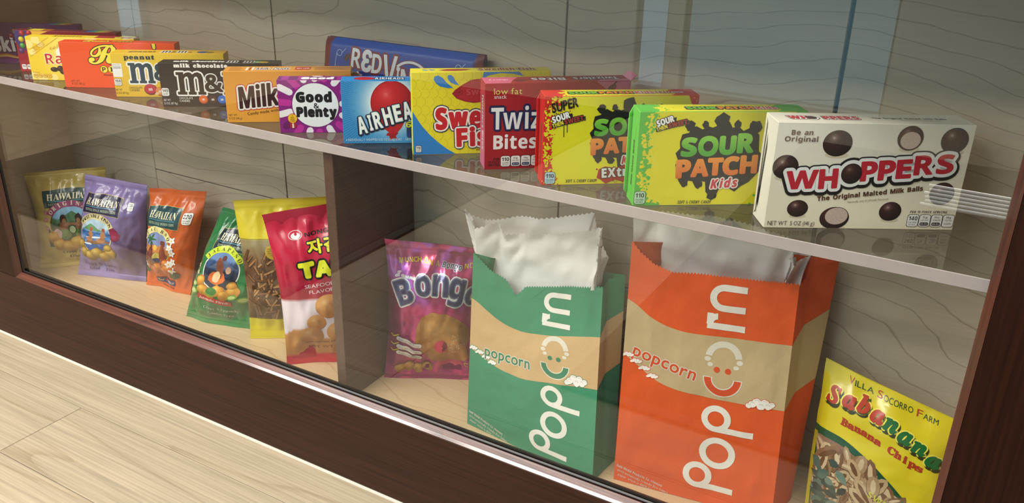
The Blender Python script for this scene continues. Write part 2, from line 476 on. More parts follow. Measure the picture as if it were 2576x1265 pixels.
# deck, sides, back
cbox('deck', (XL - 0.018, 0.026, ZD - 0.018), (XR + 0.018, YB + 0.02, ZD), MAT_DECK)
cbox('side_panel', (XL - 0.018, 0.0225, ZD), (XL, YB, TOPZ), MAT_SIDE)
cbox('side_panel', (XR, 0.0225, ZD), (XR + 0.018, YB, TOPZ), MAT_SIDE)
G = 0.0022   # half joint between back panels
def bpanel(x0, x1, z0, z1, name='back_panel', gl=G, gr=G, gb=0.0, gt=0.0):
    return cbox(name, (x0 + gl, YB, z0 + gb), (x1 - gr, YB + 0.016, z1 - gt), MAT_BACK, bevel=0.0006)
DB, DT = 0.364, 0.822
S1, S2, S3, S4 = -1.515, -1.140, -0.5645, -0.178
cbox('back_board', (XL - 0.018, YB + 0.018, ZD), (XR + 0.018, YB + 0.03, TOPZ), MAT_DARKGAP)
bpanel(XL - 0.018, S1, ZD, TOPZ, gl=0, gr=0.0006)
bpanel(S1, S2, DB, DT, 'access_door', gl=0.0006, gb=G, gt=G); bpanel(S1, S2, ZD, DB, gl=0.0006, gr=0.0003); bpanel(S1, S2, DT, TOPZ, gl=0.0006)
bpanel(S2, S3, ZD, TOPZ, gl=0.0004, gr=0.0004)
bpanel(S3, S4, DB, DT, 'access_door', gb=0.003, gt=0.003, gr=0.0045); bpanel(S3, S4, ZD, DB); bpanel(S3, S4, DT, TOPZ, gr=0.0006)
bpanel(S4, XR + 0.018, ZD, TOPZ, gl=0.001, gr=0)
# divider under the shelf
cbox('divider', (-0.861, 0.036, ZD), (-0.842, YB - 0.0005, ZS - 0.0150), MAT_DIV, bevel=0.0008)
tag(case, 'long dark mahogany display case with glass front and maple interior', 'display case')
# clear shelf
shelf = empty('glass_shelf', (CX, 0.13, ZS))
sl = lambda v: (v[0] - CX, v[1] - 0.13, v[2] - ZS)
box('slab', sl((XL + 0.0005, 0.0285, ZS - 0.0142)), sl((XR - 0.0005, YB - 0.0005, ZS)), MAT_SHELF, shelf)
box('front_edge', sl((XL + 0.0005, 0.0268, ZS - 0.0144)), sl((XR - 0.0005, 0.0285, ZS + 0.0001)), MAT_EDGE, shelf, 0.0005)
tag(shelf, 'clear acrylic shelf with a pale frosted front edge holding the candy boxes', 'shelf')
# ribbed clear strip stuck on the outside of the pane, from the right stile
def ribbed_strip():
    m = thin_glass('clear_ribbed_plastic', (0.90, 0.91, 0.90), 0.10, 0.22)
    nd, ln = m.node_tree.nodes, m.node_tree.links
    out = nd['Material Output']; old = out.inputs['Surface'].links[0].from_socket
    df = nd.new('ShaderNodeBsdfDiffuse'); df.inputs[0].default_value = (0.86, 0.87, 0.85, 1)
    mx = nd.new('ShaderNodeMixShader'); mx.inputs[0].default_value = 0.09
    ln.new(old, mx.inputs[1]); ln.new(df.outputs[0], mx.inputs[2]); ln.new(mx.outputs[0], out.inputs['Surface'])
    o = empty('ribbed_strip', (-0.01, 0.0152, 0.648))
    n = 6
    TLs, TRs, BLs, BRs = (-0.0447, 0.6720), (0.0275, 0.6716), (-0.0481, 0.6479), (0.0275, 0.6482)
    for k in range(n):
        V, F = [], []
        for j, x in enumerate(np.linspace(0, 1, 7)):
            for i, q in enumerate(np.linspace(0, 1, 7)):
                t = (k + q) / n
                lx = TLs[0] + (BLs[0] - TLs[0]) * t + 0.002 * math.sin(k * 2.1); rx = TRs[0]
                lz = TLs[1] + (BLs[1] - TLs[1]) * t; rz = TRs[1] + (BRs[1] - TRs[1]) * t
                V.append((lx + (rx - lx) * x + 0.01, -0.0003 - 0.0011 * math.sin(PI * q), lz + (rz - lz) * x - 0.648))
        F = [(j * 7 + i, (j + 1) * 7 + i, (j + 1) * 7 + i + 1, j * 7 + i + 1) for j in range(6) for i in range(6)]
        obj('rib', V, F, m, o, True)
    tag(o, 'clear ribbed plastic strip stuck to the glass beside the right frame post', 'plastic strip')
ribbed_strip()
# caulk line along the floor
lip = obj('trim_1', [(OX0, -0.003, 0.0), (OX1, -0.003, 0.0), (OX1, 0.0, 0.0035), (OX0, 0.0, 0.0035), (OX0, 0.0, 0.0), (OX1, 0.0, 0.0)],
          [(0, 1, 2, 3), (0, 4, 5, 1), (0, 3, 4), (1, 5, 2), (3, 2, 5, 4)], MAT_WHITE)
tag(lip, kind='structure')

# ------------------------------------------------------------------ flat print: coloured triangles laid on a surface
STY = {'b': (0x1D5D4, 0x1D5EE, 0x1D7EC), 's': (0x1D400, 0x1D41A, 0x1D7CE), 'i': (0x1D63C, 0x1D656, 0x1D7EC),
       'c': (0x1D4D0, 0x1D4EA, 0x1D7CE), 'k': (0x1D468, 0x1D482, 0x1D7CE)}
def styled(s, st):
    if not st: return s
    A, a, d = STY[st]
    return ''.join(chr(A + ord(ch) - 65) if 'A' <= ch <= 'Z' else chr(a + ord(ch) - 97) if 'a' <= ch <= 'z'
                   else chr(d + ord(ch) - 48) if '0' <= ch <= '9' else ch for ch in s)
_GL, _FONT = {}, {}
try:    # Blender's own bundled maths font, the one its text falls back to for these letters
    import os
    MATH_FONT = bpy.data.fonts.load(os.path.join(bpy.utils.system_resource('DATAFILES', path='fonts'), 'NotoSansMath-Regular.woff2'))
except Exception:
    MATH_FONT = None
CHARS = "ABCDEFGHIJKLMNOPQRSTUVWXYZabcdefghijklmnopqrstuvwxyz0123456789&.,%!'-()"
def font_sheet(st, off, res):
    """outline every character of one style once, one per line"""
    key = (st, off, res)
    if key in _FONT: return _FONT[key]
    chars = CHARS if st else CHARS + '\u0190\uc790\uac08\uce58'
    cu = bpy.data.curves.new('t', 'FONT')
    cu.body = '\n'.join(styled(c, st) for c in chars)
    cu.resolution_u = res; cu.offset = off; cu.space_line = 3.0
    if st and MATH_FONT: cu.font = MATH_FONT
    o = bpy.data.objects.new('t', cu)
    me = o.to_mesh()
    v = np.zeros(len(me.vertices) * 3, np.float32); me.vertices.foreach_get('co', v)
    v = v.reshape(-1, 3)[:, :2].astype(float)
    me.calc_loop_triangles()
    t = np.zeros(len(me.loop_triangles) * 3, np.int32); me.loop_triangles.foreach_get('vertices', t)
    T = v[t.reshape(-1, 3)]
    o.to_mesh_clear(); bpy.data.objects.remove(o); bpy.data.curves.remove(cu)
    row = np.round((0.25 - T[:, :, 1].mean(1)) / 3.0).astype(int)
    d = {}
    for i, c in enumerate(chars):
        g = T[row == i]
        if len(g):
            g = g + np.array([0, 3.0 * i]); x = g.reshape(-1, 2)[:, 0]
            d[c] = (g - np.array([x.min(), 0]), x.max() - x.min())
    _FONT[key] = d
    return d
def glyphs(s, st='', off=0.0, res=3):
    key = (s, st, off, res)
    if key not in _GL:
        d = font_sheet(st, -0.005 if off < -0.002 else 0.0, res)
        gap = {'': 0.085, 'b': 0.07, 's': 0.035, 'i': 0.06, 'c': -0.03, 'k': 0.03}[st] - max(off, 0) * 0.5
        T, x, prev = [], 0.0, ''
        for ch in s:
            tilde = {'\u00d1': ('N', 0.12), '\u00f1': ('n', 0.1)}.get(ch)
            if tilde: ch = tilde[0]
            if ch == ' ' or ch not in d:
                x += 0.27; prev = ''; continue
            g, w = d[ch]
            if prev and (prev + ch) in ('AV', 'VA', 'AT', 'TA', 'AW', 'WA', 'Tw', 'To', 'LT', 'Ta', 'FA', 'RA'): x -= 0.09
            if tilde:
                t = g.reshape(-1, 2)[:, 1].max() + 0.06; q = w * 0.5
                p = [(x + q - .16, t), (x + q - .06, t + .07), (x + q + .06, t + .03), (x + q + .16, t + .1), (x + q - .16, t + .07), (x + q - .06, t + .14), (x + q + .06, t + .1), (x + q + .16, t + .17)]
                T.append(np.array([[p[i], p[i + 1], p[i + 5]] for i in range(3)] + [[p[i], p[i + 5], p[i + 4]] for i in range(3)]))
            T.append(g + np.array([x, 0])); x += w + gap + 2 * max(off, 0) * 0.8; prev = ch
        _GL[key] = np.concatenate(T) if T else np.zeros((0, 3, 2))
    return _GL[key]
def cap_h(st, off):
    T = glyphs('H', st, off).reshape(-1, 2)
    return T[:, 1].max()

def split_axis(T, C, L, ax, c):
    """split triangles T (n,3,2) with colours C (n,3,3) and levels L (n) along coordinate ax == c"""
    d = T[:, :, ax] - c
    d = np.where(np.abs(d) < 1e-7, 0, d)
    cr = (d.min(1) < 0) & (d.max(1) > 0)
    if not cr.any(): return T, C, L
    keep = ~cr
    t, cc, l, d = T[cr], C[cr], L[cr], d[cr]
    pos = d > 0; neg = d < 0; zero = d == 0
    odd = np.where(pos.sum(1) == 1, pos.argmax(1), neg.argmax(1))
    zc = zero.any(1)
    idx = np.arange(len(t))
    outT, outC, outL = [T[keep]], [C[keep]], [L[keep]]
    def take(a, k, m): return a[idx[m], k[m] % 3]
    m = ~zc
    if m.any():
        A, B, D = (take(t, odd + k, m) for k in range(3)); ca, cb, cd = (take(cc, odd + k, m) for k in range(3))
        da, db, dd = (take(d, odd + k, m) for k in range(3))
        s = (da / (da - db))[:, None]; r = (da / (da - dd))[:, None]
        P, Q = A + (B - A) * s, A + (D - A) * r; cp, cq = ca + (cb - ca) * s, ca + (cd - ca) * r
        P[:, ax] = c; Q[:, ax] = c
        for tri, ctri in (((A, P, Q), (ca, cp, cq)), ((P, B, D), (cp, cb, cd)), ((P, D, Q), (cp, cd, cq))):
            outT.append(np.stack(tri, 1)); outC.append(np.stack(ctri, 1)); outL.append(l[m])
    if zc.any():
        z = zero.argmax(1)
        A, B, D = (take(t, z + k, zc) for k in range(3)); ca, cb, cd = (take(cc, z + k, zc) for k in range(3))
        db, dd = take(d, z + 1, zc), take(d, z + 2, zc)
        s = (db / (db - dd))[:, None]
        P = B + (D - B) * s; cp = cb + (cd - cb) * s; P[:, ax] = c
        for tri, ctri in (((A, B, P), (ca, cb, cp)), ((A, P, D), (ca, cp, cd))):
            outT.append(np.stack(tri, 1)); outC.append(np.stack(ctri, 1)); outL.append(l[zc])
    return np.concatenate(outT), np.concatenate(outC), np.concatenate(outL)

def cut_grid(T, C, L, ax, cs):
    """cut along many parallel lines by halving"""
    if not len(cs) or not len(T): return T, C, L
    lo, hi = T[:, :, ax].min(1), T[:, :, ax].max(1)
    m = len(cs) // 2; c = cs[m]
    T, C, L = split_axis(T, C, L, ax, c)
    left = T[:, :, ax].mean(1) < c
    a = cut_grid(T[left], C[left], L[left], ax, cs[:m]); b = cut_grid(T[~left], C[~left], L[~left], ax, cs[m + 1:])
    return tuple(np.concatenate(q) for q in zip(a, b))

def cut_diag(T, C, L, cw, ch, nu, nv):
    """cut along the diagonal of every grid cell, so that each piece lies flat on one triangle of the sheet"""
    S = T.copy(); S[..., 0] -= T[..., 1] * (cw / ch)
    S, C, L = cut_grid(S, C, L, 0, [k * cw for k in range(-nv + 1, nu)])
    S = S.copy(); S[..., 0] += S[..., 1] * (cw / ch)
    return S, C, L

class Art:
    """a print laid out in millimetres on one face; z is the ink level"""
    def __init__(s, w, h):
        s.w, s.h, s.z, s.T, s.C, s.L = w, h, 1, [], [], []
        s.warp = None; s.cnt = {}
    def tris(s, T, col, z=None):
        T = np.asarray(T, float)
        if not len(T): return s
        if s.warp is not None: T = s.warp(T.reshape(-1, 2)).reshape(-1, 3, 2)
        if callable(col): C = lin_arr(col(T.reshape(-1, 2))).reshape(-1, 3, 3)
        else: C = np.broadcast_to(lin(col), T.shape[:2] + (3,))
        # all triangles face the viewer
        a = (T[:, 1, 0] - T[:, 0, 0]) * (T[:, 2, 1] - T[:, 0, 1]) - (T[:, 1, 1] - T[:, 0, 1]) * (T[:, 2, 0] - T[:, 0, 0])
        T = np.where((a < 0)[:, None, None], T[:, ::-1], T); C = np.where((a < 0)[:, None, None], C[:, ::-1], C)
        ok = np.abs(a) > 1e-9
        lv = float(s.z if z is None else z); k = s.cnt.get(lv, 0); s.cnt[lv] = k + 1   # each shape of a level a hair above the last
        s.T.append(T[ok]); s.C.append(C[ok]); s.L.append(np.full(ok.sum(), lv + 0.05 * (k % 19)))
        return s
    def poly(s, pts, col, z=None):
        p = [Vector((a, b, 0)) for a, b in pts]
        t = tessellate_polygon([p])
        P = np.array(pts, float)
        return s.tris(P[np.array(t)], col, z)
    def rect(s, x0, y0, x1, y1, col, z=None, n=1, m=1):
        xs, ys = np.linspace(x0, x1, n + 1), np.linspace(y0, y1, m + 1)
        T = []
        for i in range(n):
            for j in range(m):
                a, b, c, d = (xs[i], ys[j]), (xs[i + 1], ys[j]), (xs[i + 1], ys[j + 1]), (xs[i], ys[j + 1])
                T += [(a, b, c), (a, c, d)]
        return s.tris(T, col, z)
    def ell(s, cx, cy, rx, ry=None, col='FFFFFF', z=None, n=28, rot=0.0, wob=0.0, a0=0.0, a1=2 * PI):
        ry = rx if ry is None else ry
        th = np.linspace(a0, a1, n + 1)
        r = 1 + wob * np.sin(th * 5 + cx) + wob * 0.6 * np.sin(th * 9 + cy)
        x, y = rx * np.cos(th) * r, ry * np.sin(th) * r
        c, q = math.cos(rot), math.sin(rot)
        P = np.stack([cx + x * c - y * q, cy + x * q + y * c], 1)
        T = np.stack([np.tile((cx, cy), (n, 1)), P[:-1], P[1:]], 1)
        return s.tris(T, col, z)
    def ring(s, cx, cy, r0, r1, col, z=None, n=28, a0=0.0, a1=2 * PI, ky=1.0):
        th = np.linspace(a0, a1, n + 1)
        A = np.stack([cx + r0 * np.cos(th), cy + ky * r0 * np.sin(th)], 1); B = np.stack([cx + r1 * np.cos(th), cy + ky * r1 * np.sin(th)], 1)
        return s.tris(np.concatenate([np.stack([A[:-1], B[:-1], B[1:]], 1), np.stack([A[:-1], B[1:], A[1:]], 1)]), col, z)
    def ball(s, cx, cy, rx, ry, dark, mid, hi, z=None, n=28, k=7, hx=-0.3, hy=0.42):
        """a printed picture of a ball: rings of ink from dark rim to highlight"""
        rs = np.linspace(0, 1, k + 1)
        th = np.linspace(0, 2 * PI, n + 1)
        R = [np.stack([cx + rx * (r * np.cos(th) + (1 - r) * hx), cy + ry * (r * np.sin(th) + (1 - r) * hy)], 1) for r in rs]
        D, M, H = (np.array([int(c[i:i + 2], 16) for i in (0, 2, 4)], float) for c in (dark, mid, hi))
        def cf(p):
            q = np.stack([(p[:, 0] - cx) / rx - hx, (p[:, 1] - cy) / ry - hy], 1)
            d = np.clip(np.hypot(q[:, 0], q[:, 1]) / 1.35, 0, 1)[:, None]
            return np.where(d < 0.35, H + (M - H) * np.sqrt(d / 0.35), M + (D - M) * ((d - 0.35) / 0.65))
        for a, b in zip(R[:-1], R[1:]):
            s.tris(np.concatenate([np.stack([a[:-1], b[:-1], b[1:]], 1), np.stack([a[:-1], b[1:], a[1:]], 1)]), cf, z)
        return s
    def rrect(s, x0, y0, x1, y1, r, col, z=None):
        pts = []
        for cx, cy, a in ((x1 - r, y0 + r, -PI / 2), (x1 - r, y1 - r, 0), (x0 + r, y1 - r, PI / 2), (x0 + r, y0 + r, PI)):
            pts += [(cx + r * math.cos(a + t * PI / 8), cy + r * math.sin(a + t * PI / 8)) for t in range(5)]
        return s.poly(pts, col, z)
    def stroke(s, pts, w, col, z=None, cap=True):
        P = np.array(pts, float); T = []
        for a, b in zip(P[:-1], P[1:]):
            d = b - a; L = np.hypot(*d)
            if L < 1e-9: continue
            n = np.array([-d[1], d[0]]) / L * w / 2
            T += [(a - n, b - n, b + n), (a - n, b + n, a + n)]
        s.tris(T, col, z)
        if cap:
            for p in P: s.ell(p[0], p[1], w / 2, w / 2, col, z, n=8)
        return s
    def text(s, txt, x, y, h, col, st='', off=0.0, w=None, sx=1.0, rot=0.0, shear=0.0, al='l', out=(), z=None, arc=None, res=3, sp=None):
        """h = cap height; w = fit to this width; out = [(radius, colour), ...] outlines from inner to outer; arc = bend radius"""
        z = s.z if z is None else z
        if sp is not None:      # letter by letter with extra spacing
            T, px = [], 0.0
            for ch in txt:
                if ch != ' ':
                    t = glyphs(ch, st, off, res); q = t.reshape(-1, 2)
                    T.append(t - np.array([q[:, 0].min() - px, 0])); px += q[:, 0].max() - q[:, 0].min() + sp
                else: px += 0.3
            T = np.concatenate(T)
        else:
            T = glyphs(txt, st, off, res)
        if not len(T): return s
        k = h / cap_h(st, off)
        T = T * k
        f = T.reshape(-1, 2)
        x0, x1 = f[:, 0].min(), f[:, 0].max()
        kx = sx if w is None else w / (x1 - x0)
        T = (T - np.array([x0, 0])) * np.array([kx, 1.0])
        W = (x1 - x0) * kx
        if al == 'c': T = T - np.array([W / 2, 0])
        if al == 'r': T = T - np.array([W, 0])
        if shear: T = np.stack([T[..., 0] + shear * T[..., 1], T[..., 1]], -1)
        if arc:
            a = T[..., 0] / arc; R = arc + T[..., 1]
            T = np.stack([R * np.sin(a), R * np.cos(a) - arc], -1)
        c, q = math.cos(rot), math.sin(rot)
        T = np.stack([T[..., 0] * c - T[..., 1] * q, T[..., 0] * q + T[..., 1] * c], -1) + np.array([x, y])
        n = len(out)
        emb = off * k * 0.9 if off > 0.003 else 0.0
        def fat(e, c, zz):
            m = 12 if e > 2.2 else 8 if e > 0.5 else 5
            for j in range(m):
                q = 2 * PI * j / m
                s.tris(T + np.array([math.cos(q), math.sin(q)]) * e, c, zz)
            s.tris(T, c, zz)
        for i, (r, oc) in enumerate(reversed(out)):
            fat(r + emb, oc, z + i)
        if emb > 0.16: fat(emb, col, z + n)
        else: s.tris(T, col, z + n)
        return s
    def final(s, clip=None, xs=(), ys=()):
        T, C, L = np.concatenate(s.T), np.concatenate(s.C), np.concatenate(s.L)
        x0, y0, x1, y1 = clip or (0, 0, s.w, s.h)
        for ax, c in ((0, x0), (0, x1), (1, y0), (1, y1)):
            T, C, L = split_axis(T, C, L, ax, c)
        m = T.mean(1)
        k = (m[:, 0] > x0) & (m[:, 0] < x1) & (m[:, 1] > y0) & (m[:, 1] < y1)
        T, C, L = T[k], C[k], L[k]
        T, C, L = cut_grid(T, C, L, 0, sorted(xs)); T, C, L = cut_grid(T, C, L, 1, sorted(ys))
        return T, C, L

def lin_arr(c):
    c = np.clip(np.asarray(c, float) / 255.0, 0, 1)
    return np.where(c <= 0.04045, c / 12.92, ((c + 0.055) / 1.055) ** 2.4)
def hexa(c): return np.array([int(c[i:i + 2], 16) for i in (0, 2, 4)], float)
def grad(c0, c1, a, b, ax=1):
    A, B = hexa(c0), hexa(c1)
    return lambda p: A + (B - A) * np.clip((p[:, ax] - a) / (b - a), 0, 1)[:, None]

DZ = 0.00008
def carton(name, label, x, y, yaw, w, h, d, base, front, top=None, side=None, ends=None, z0=None, edge=None):
    """a printed candy carton: origin at the front lower left corner; sizes in mm"""
    o = empty(name, (x, y, ZS + 0.0001 if z0 is None else z0), math.radians(yaw))
    W, H, D = w / 1000, h / 1000, d / 1000
    b = box('carton', (0, 0, 0), (W, D, H), MAT_CARTON, o, 0.0007)
    paint_const(b, base)
    P, C = [], []
    e = 0.00004
    for art, f in ((front, lambda T, L: np.stack([T[..., 0] / 1000, -(e + L * DZ), T[..., 1] / 1000], -1)),
                   (top, lambda T, L: np.stack([T[..., 0] / 1000, T[..., 1] / 1000, H + e + L * DZ], -1)),
                   (side, lambda T, L: np.stack([-(e + L * DZ), D - T[..., 0] / 1000, T[..., 1] / 1000], -1))):
        if art is None: continue
        T, c, L = art.final((0.5, 0.5, art.w - 0.5, art.h - 0.5))
        L3 = np.broadcast_to(L[:, None], T.shape[:2])
        P.append(f(T, L3)); C.append(c)
    if P: soup('printed_artwork', np.concatenate(P), np.concatenate(C), None, MAT_CARTON, o)
    if ends:
        for fn in ends: fn(o, W, D, H)
    tag(o, label, 'candy box', 'candy boxes on the clear shelf')
    return o

def flap(col, side='r', length=0.012, ang=35, z0=0.1, z1=0.95, name='end_flap', top=False):
    """a cardboard end flap that stands a little open"""
    def fn(o, W, D, H):
        a = math.radians(ang)
        X = W if side == 'r' else 0
        s = 1 if side == 'r' else -1
        t = 0.0006
        if top:   # hinged along the top edge of the end
            pts = [(X, 0.001, H), (X, D - 0.001, H), (X + s * length * math.cos(a), D - 0.004, H + length * math.sin(a)), (X + s * length * math.cos(a), 0.004, H + length * math.sin(a))]
            n = Vector((-s * math.sin(a), 0, math.cos(a))) * t
        else:     # hinged along the back or front upright edge
            pts = [(X, D, H * z0), (X, D, H * z1), (X + s * length * math.cos(a), D - length * math.sin(a), H * (z1 - 0.06)), (X + s * length * math.cos(a), D - length * math.sin(a), H * (z0 + 0.06))]
            n = Vector((s * math.sin(a), math.cos(a), 0)) * t
        V = [Vector(p) for p in pts] + [Vector(p) - n for p in pts]
        f = obj(name, V, [(0, 1, 2, 3), (7, 6, 5, 4), (0, 4, 5, 1), (1, 5, 6, 2), (2, 6, 7, 3), (3, 7, 4, 0)], MAT_CARTON, o)
        paint_const(f, col)
    return fn

# ------------------------------------------------------------------ bags: a quad patch in space with bulge and wrinkles
class Patch:
    """front sheet sampled on a grid; u across, v up; art is laid on it in millimetres"""
    def __init__(s, P, w, h):
        s.P = P; s.nu, s.nv = P.shape[0] - 1, P.shape[1] - 1
        s.w, s.h = w, h
        du = np.gradient(P, axis=0); dv = np.gradient(P, axis=1)
        n = np.cross(du, dv); n /= np.linalg.norm(n, axis=2, keepdims=True) + 1e-12
        s.N = n
    def at(s, x, y):
        a = np.clip(x / s.w * s.nu, 0, s.nu - 1e-6); b = np.clip(y / s.h * s.nv, 0, s.nv - 1e-6)
        i, j = a.astype(int), b.astype(int); a, b = (a - i)[..., None], (b - j)[..., None]
        def tri(G):
            g00, g10, g01, g11 = G[i, j], G[i + 1, j], G[i, j + 1], G[i + 1, j + 1]
            lo = g00 + (g10 - g00) * a + (g11 - g10) * b
            hi = g00 + (g11 - g01) * a + (g01 - g00) * b
            return np.where(a >= b, lo, hi)
        return tri(s.P), tri(s.N)
    def lay(s, name, art, mat, parent, off=0.0002, dz=0.00008, clip=None):
        xs = np.linspace(0, s.w, s.nu + 1)[1:-1]; ys = np.linspace(0, s.h, s.nv + 1)[1:-1]
        T, C, L = cut_diag(*art.final(clip, xs, ys), s.w / s.nu, s.h / s.nv, s.nu, s.nv)
        p, n = s.at(T[..., 0], T[..., 1])
        nn = n / (np.linalg.norm(n, axis=-1, keepdims=True) + 1e-9)
        return soup(name, p + nn * (off + L[:, None] * dz)[..., None], C, nn, mat, parent)

def grid_faces(nu, nv, base=0, flip=False):
    F = []
    for i in range(nu):
        for j in range(nv):
            a = base + i * (nv + 1) + j; b = a + nv + 1
            # same diagonal as Patch.at (g00 - g11)
            t = [(a, b, b + 1), (a, b + 1, a + 1)]
            F += [(q[0], q[2], q[1]) for q in t] if flip else t
    return F

def sheet_obj(name, P, cols, mat, parent, flip=False, smooth=True):
    nu, nv = P.shape[0] - 1, P.shape[1] - 1
    o = obj(name, P.reshape(-1, 3), grid_faces(nu, nv, 0, flip), mat, parent, smooth)
    if cols is not None: put_cols(o.data, cols.reshape(-1, 3))
    return o

def pillow_bag(name, label, BL, BR, TL, TR, paint, art, mat=None, thick=0.026, wr=1.0, inset=0.05, seal=0.055, nu=44, nv=60, seed=0.0, back='9A9A9A', cat='snack bag', group='snack bags on the deck', sealcol=None, topwave=0.0, centre=0.5):
    """pillow pack standing on the deck; corners in world space"""
    mat = mat or MAT_FILM
    BL, BR, TL, TR = (np.array(p, float) for p in (BL, BR, TL, TR))
    org = (BL + BR) / 2; org[2] = ZD
    o = empty(name, tuple(org))
    U, V = np.meshgrid(np.linspace(0, 1, nu + 1), np.linspace(0, 1, nv + 1), indexing='ij')
    ins = inset * np.sin(PI * np.clip(V, 0, 1)) ** 0.7
    ins_n = ins + 0.012 * fbm(V * 5, seed + 0 * V, 2.0) * np.sin(PI * V)
    Ue = 0.5 + (U - 0.5) * (1 - 2 * ins_n)
    A = BL + (BR - BL) * Ue[..., None]; B = TL + (TR - TL) * Ue[..., None]
    Q = A + (B - A) * V[..., None]
    wmm = (np.linalg.norm(BR - BL) + np.linalg.norm(TR - TL)) / 2; hmm = (np.linalg.norm(TL - BL) + np.linalg.norm(TR - BR)) / 2
    e1 = (BR - BL) / np.linalg.norm(BR - BL); e2 = ((TL + TR) - (BL + BR)); e2 /= np.linalg.norm(e2)
    n = np.cross(e1, e2); n /= np.linalg.norm(n)          # towards the viewer
    if n[1] > 0: n = -n
    fv = sstep(seal, seal + 0.30, V) ** 0.8 * sstep(seal * 0.9, seal * 0.9 + 0.26, 1 - V) ** 0.8
    fu = np.clip(1 - np.abs(2 * U - 1) ** 2.6, 0, 1) ** 0.62
    bul = thick * fu * fv
    edge = np.exp(-((V - seal) / 0.13) ** 2) + np.exp(-((1 - seal - V) / 0.12) ** 2)
    win = np.minimum(1, np.minimum(U, 1 - U) * 9) ** 0.8
    body = sstep(seal * 0.8, seal + 0.06, V) * sstep(seal * 0.8, seal + 0.06, 1 - V)
    ridg = 1 - np.abs(fbm(U * 4.2 + seed, V * 4.0 + seed * 2 + 0.5 * U, seed))
    ridg2 = 1 - np.abs(fbm(U * 3.0 - V * 2.6 + seed * 3, V * 2.4 + U * 3.0, seed + 9))
    folds = vnoise(U * 11 + seed * 5, V * 2.2 + seed, 4.0) + 0.5 * vnoise(U * 23 + seed, V * 3, 8.0)
    disp = body * win * wr * (0.0085 * (ridg - 0.75) + 0.008 * (ridg2 - 0.75) + 0.0062 * edge * folds)
    crimp = (1 - body) * 0.0009 * np.sin(V * hmm * 1000 * 2.2)
    wav = 0.005 * wr * vnoise(U * 3 + seed, 0 * U + seed, 1.0) * ((1 - V) ** 6 + V ** 6)
    P = Q + n * (bul + disp + crimp + wav)[..., None]
    if topwave: P[..., 2] += topwave * vnoise(U * 4 + seed, 0 * U + 3.3, 0.0) * V ** 8
    P[..., 2] = np.maximum(P[..., 2], ZD + 0.0004)
    Pb = Q - n * (bul * 0.55 - wav + 0.0005)[..., None]
    if topwave: Pb[..., 2] += topwave * vnoise(U * 4 + seed, 0 * U + 3.3, 0.0) * V ** 8
    Pb[..., 2] = np.maximum(Pb[..., 2], ZD + 0.0004)
    # keep clear of the back wall
    lim = YB - 0.001
    P[..., 1] = np.minimum(P[..., 1], lim - 0.0008); Pb[..., 1] = np.minimum(Pb[..., 1], lim)
    P -= org; Pb -= org
    W, H = wmm * 1000, hmm * 1000
    cols = lin_arr(paint(U, V))
    sheet_obj('front_film', P, cols, mat, o)
    bc = np.tile(lin(back), (nu + 1, nv + 1, 1))
    sheet_obj('back_film', Pb, bc, mat, o, flip=True)
    pt = Patch(P, W, H)
    a = art(W, H)
    if a is not None: pt.lay('printed_artwork', a, mat, o)
    tag(o, label, cat, group)
    return o, pt

# ------------------------------------------------------------------ candy boxes on the shelf
def pill(a, x0, y0, x1, y1, big, lines=1, fg='141414', bg='F4F2EC', z=4, bar=None):
    """nutrition call-out: rounded tab with a bold figure and rows of tiny type"""
    w, h = x1 - x0, y1 - y0
    a.rrect(x0 - 0.5, y0 - 0.5, x1 + 0.5, y1 + 0.5, w * 0.24, fg, z)
    a.rrect(x0, y0, x1, y1, w * 0.22, bg, z + 1)
    a.text(big, (x0 + x1) / 2, y0 + h * (0.52 if lines else 0.4), h * 0.34, fg, 'b', w=min(w * 0.8, 99), al='c', z=z + 2)
    if bar:
        a.rrect(x0 + w * 0.1, y0 + h * 0.1, x1 - w * 0.1, y0 + h * 0.34, h * 0.1, bar, z + 2)
        a.text('10% DV', (x0 + x1) / 2, y0 + h * 0.16, h * 0.11, bg, '', w=w * 0.6, al='c', z=z + 3)
    else:
        a.text('CALORIES', (x0 + x1) / 2, y0 + h * 0.28, h * 0.13, fg, '', w=w * 0.78, al='c', z=z + 2, off=0.02)
        a.text('PER PIECE', (x0 + x1) / 2, y0 + h * 0.1, h * 0.10, fg, '', w=w * 0.66, al='c', z=z + 2, off=0.02)
def facts(a, x0, y0, w, h, n, first, fg='141414', bar='1B2A5A', z=4, vals=('0g', '70mg', '15g')):
    pill(a, x0, y0, x0 + w, y0 + h, first, fg=fg, z=z)
    names = ('SAT FAT', 'SODIUM', 'TOTAL')
    for i in range(n - 1):
        xx = x0 + (w + 1.3) * (i + 1)
        a.rrect(xx - 0.5, y0 - 0.5, xx + w + 0.5, y0 + h + 0.5, w * 0.24, fg, z); a.rrect(xx, y0, xx + w, y0 + h, w * 0.22, 'F4F2EC', z + 1)
        a.text(vals[i % 3], xx + w / 2, y0 + h * 0.72, h * 0.16, fg, '', w=w * 0.45, al='c', z=z + 2, off=0.015)
        a.text(names[i % 3], xx + w / 2, y0 + h * 0.48, h * 0.13, fg, '', w=w * 0.7, al='c', z=z + 2, off=0.015)
        if i < 2:
            a.rrect(xx + w * 0.1, y0 + h * 0.08, xx + w * 0.9, y0 + h * 0.36, h * 0.12, bar, z + 2)
            a.text('10% DV', xx + w / 2, y0 + h * 0.16, h * 0.12, 'F4F2EC', '', w=w * 0.6, al='c', z=z + 3)
        else:
            a.text('SUGARS', xx + w / 2, y0 + h * 0.2, h * 0.13, fg, '', w=w * 0.7, al='c', z=z + 2, off=0.015)

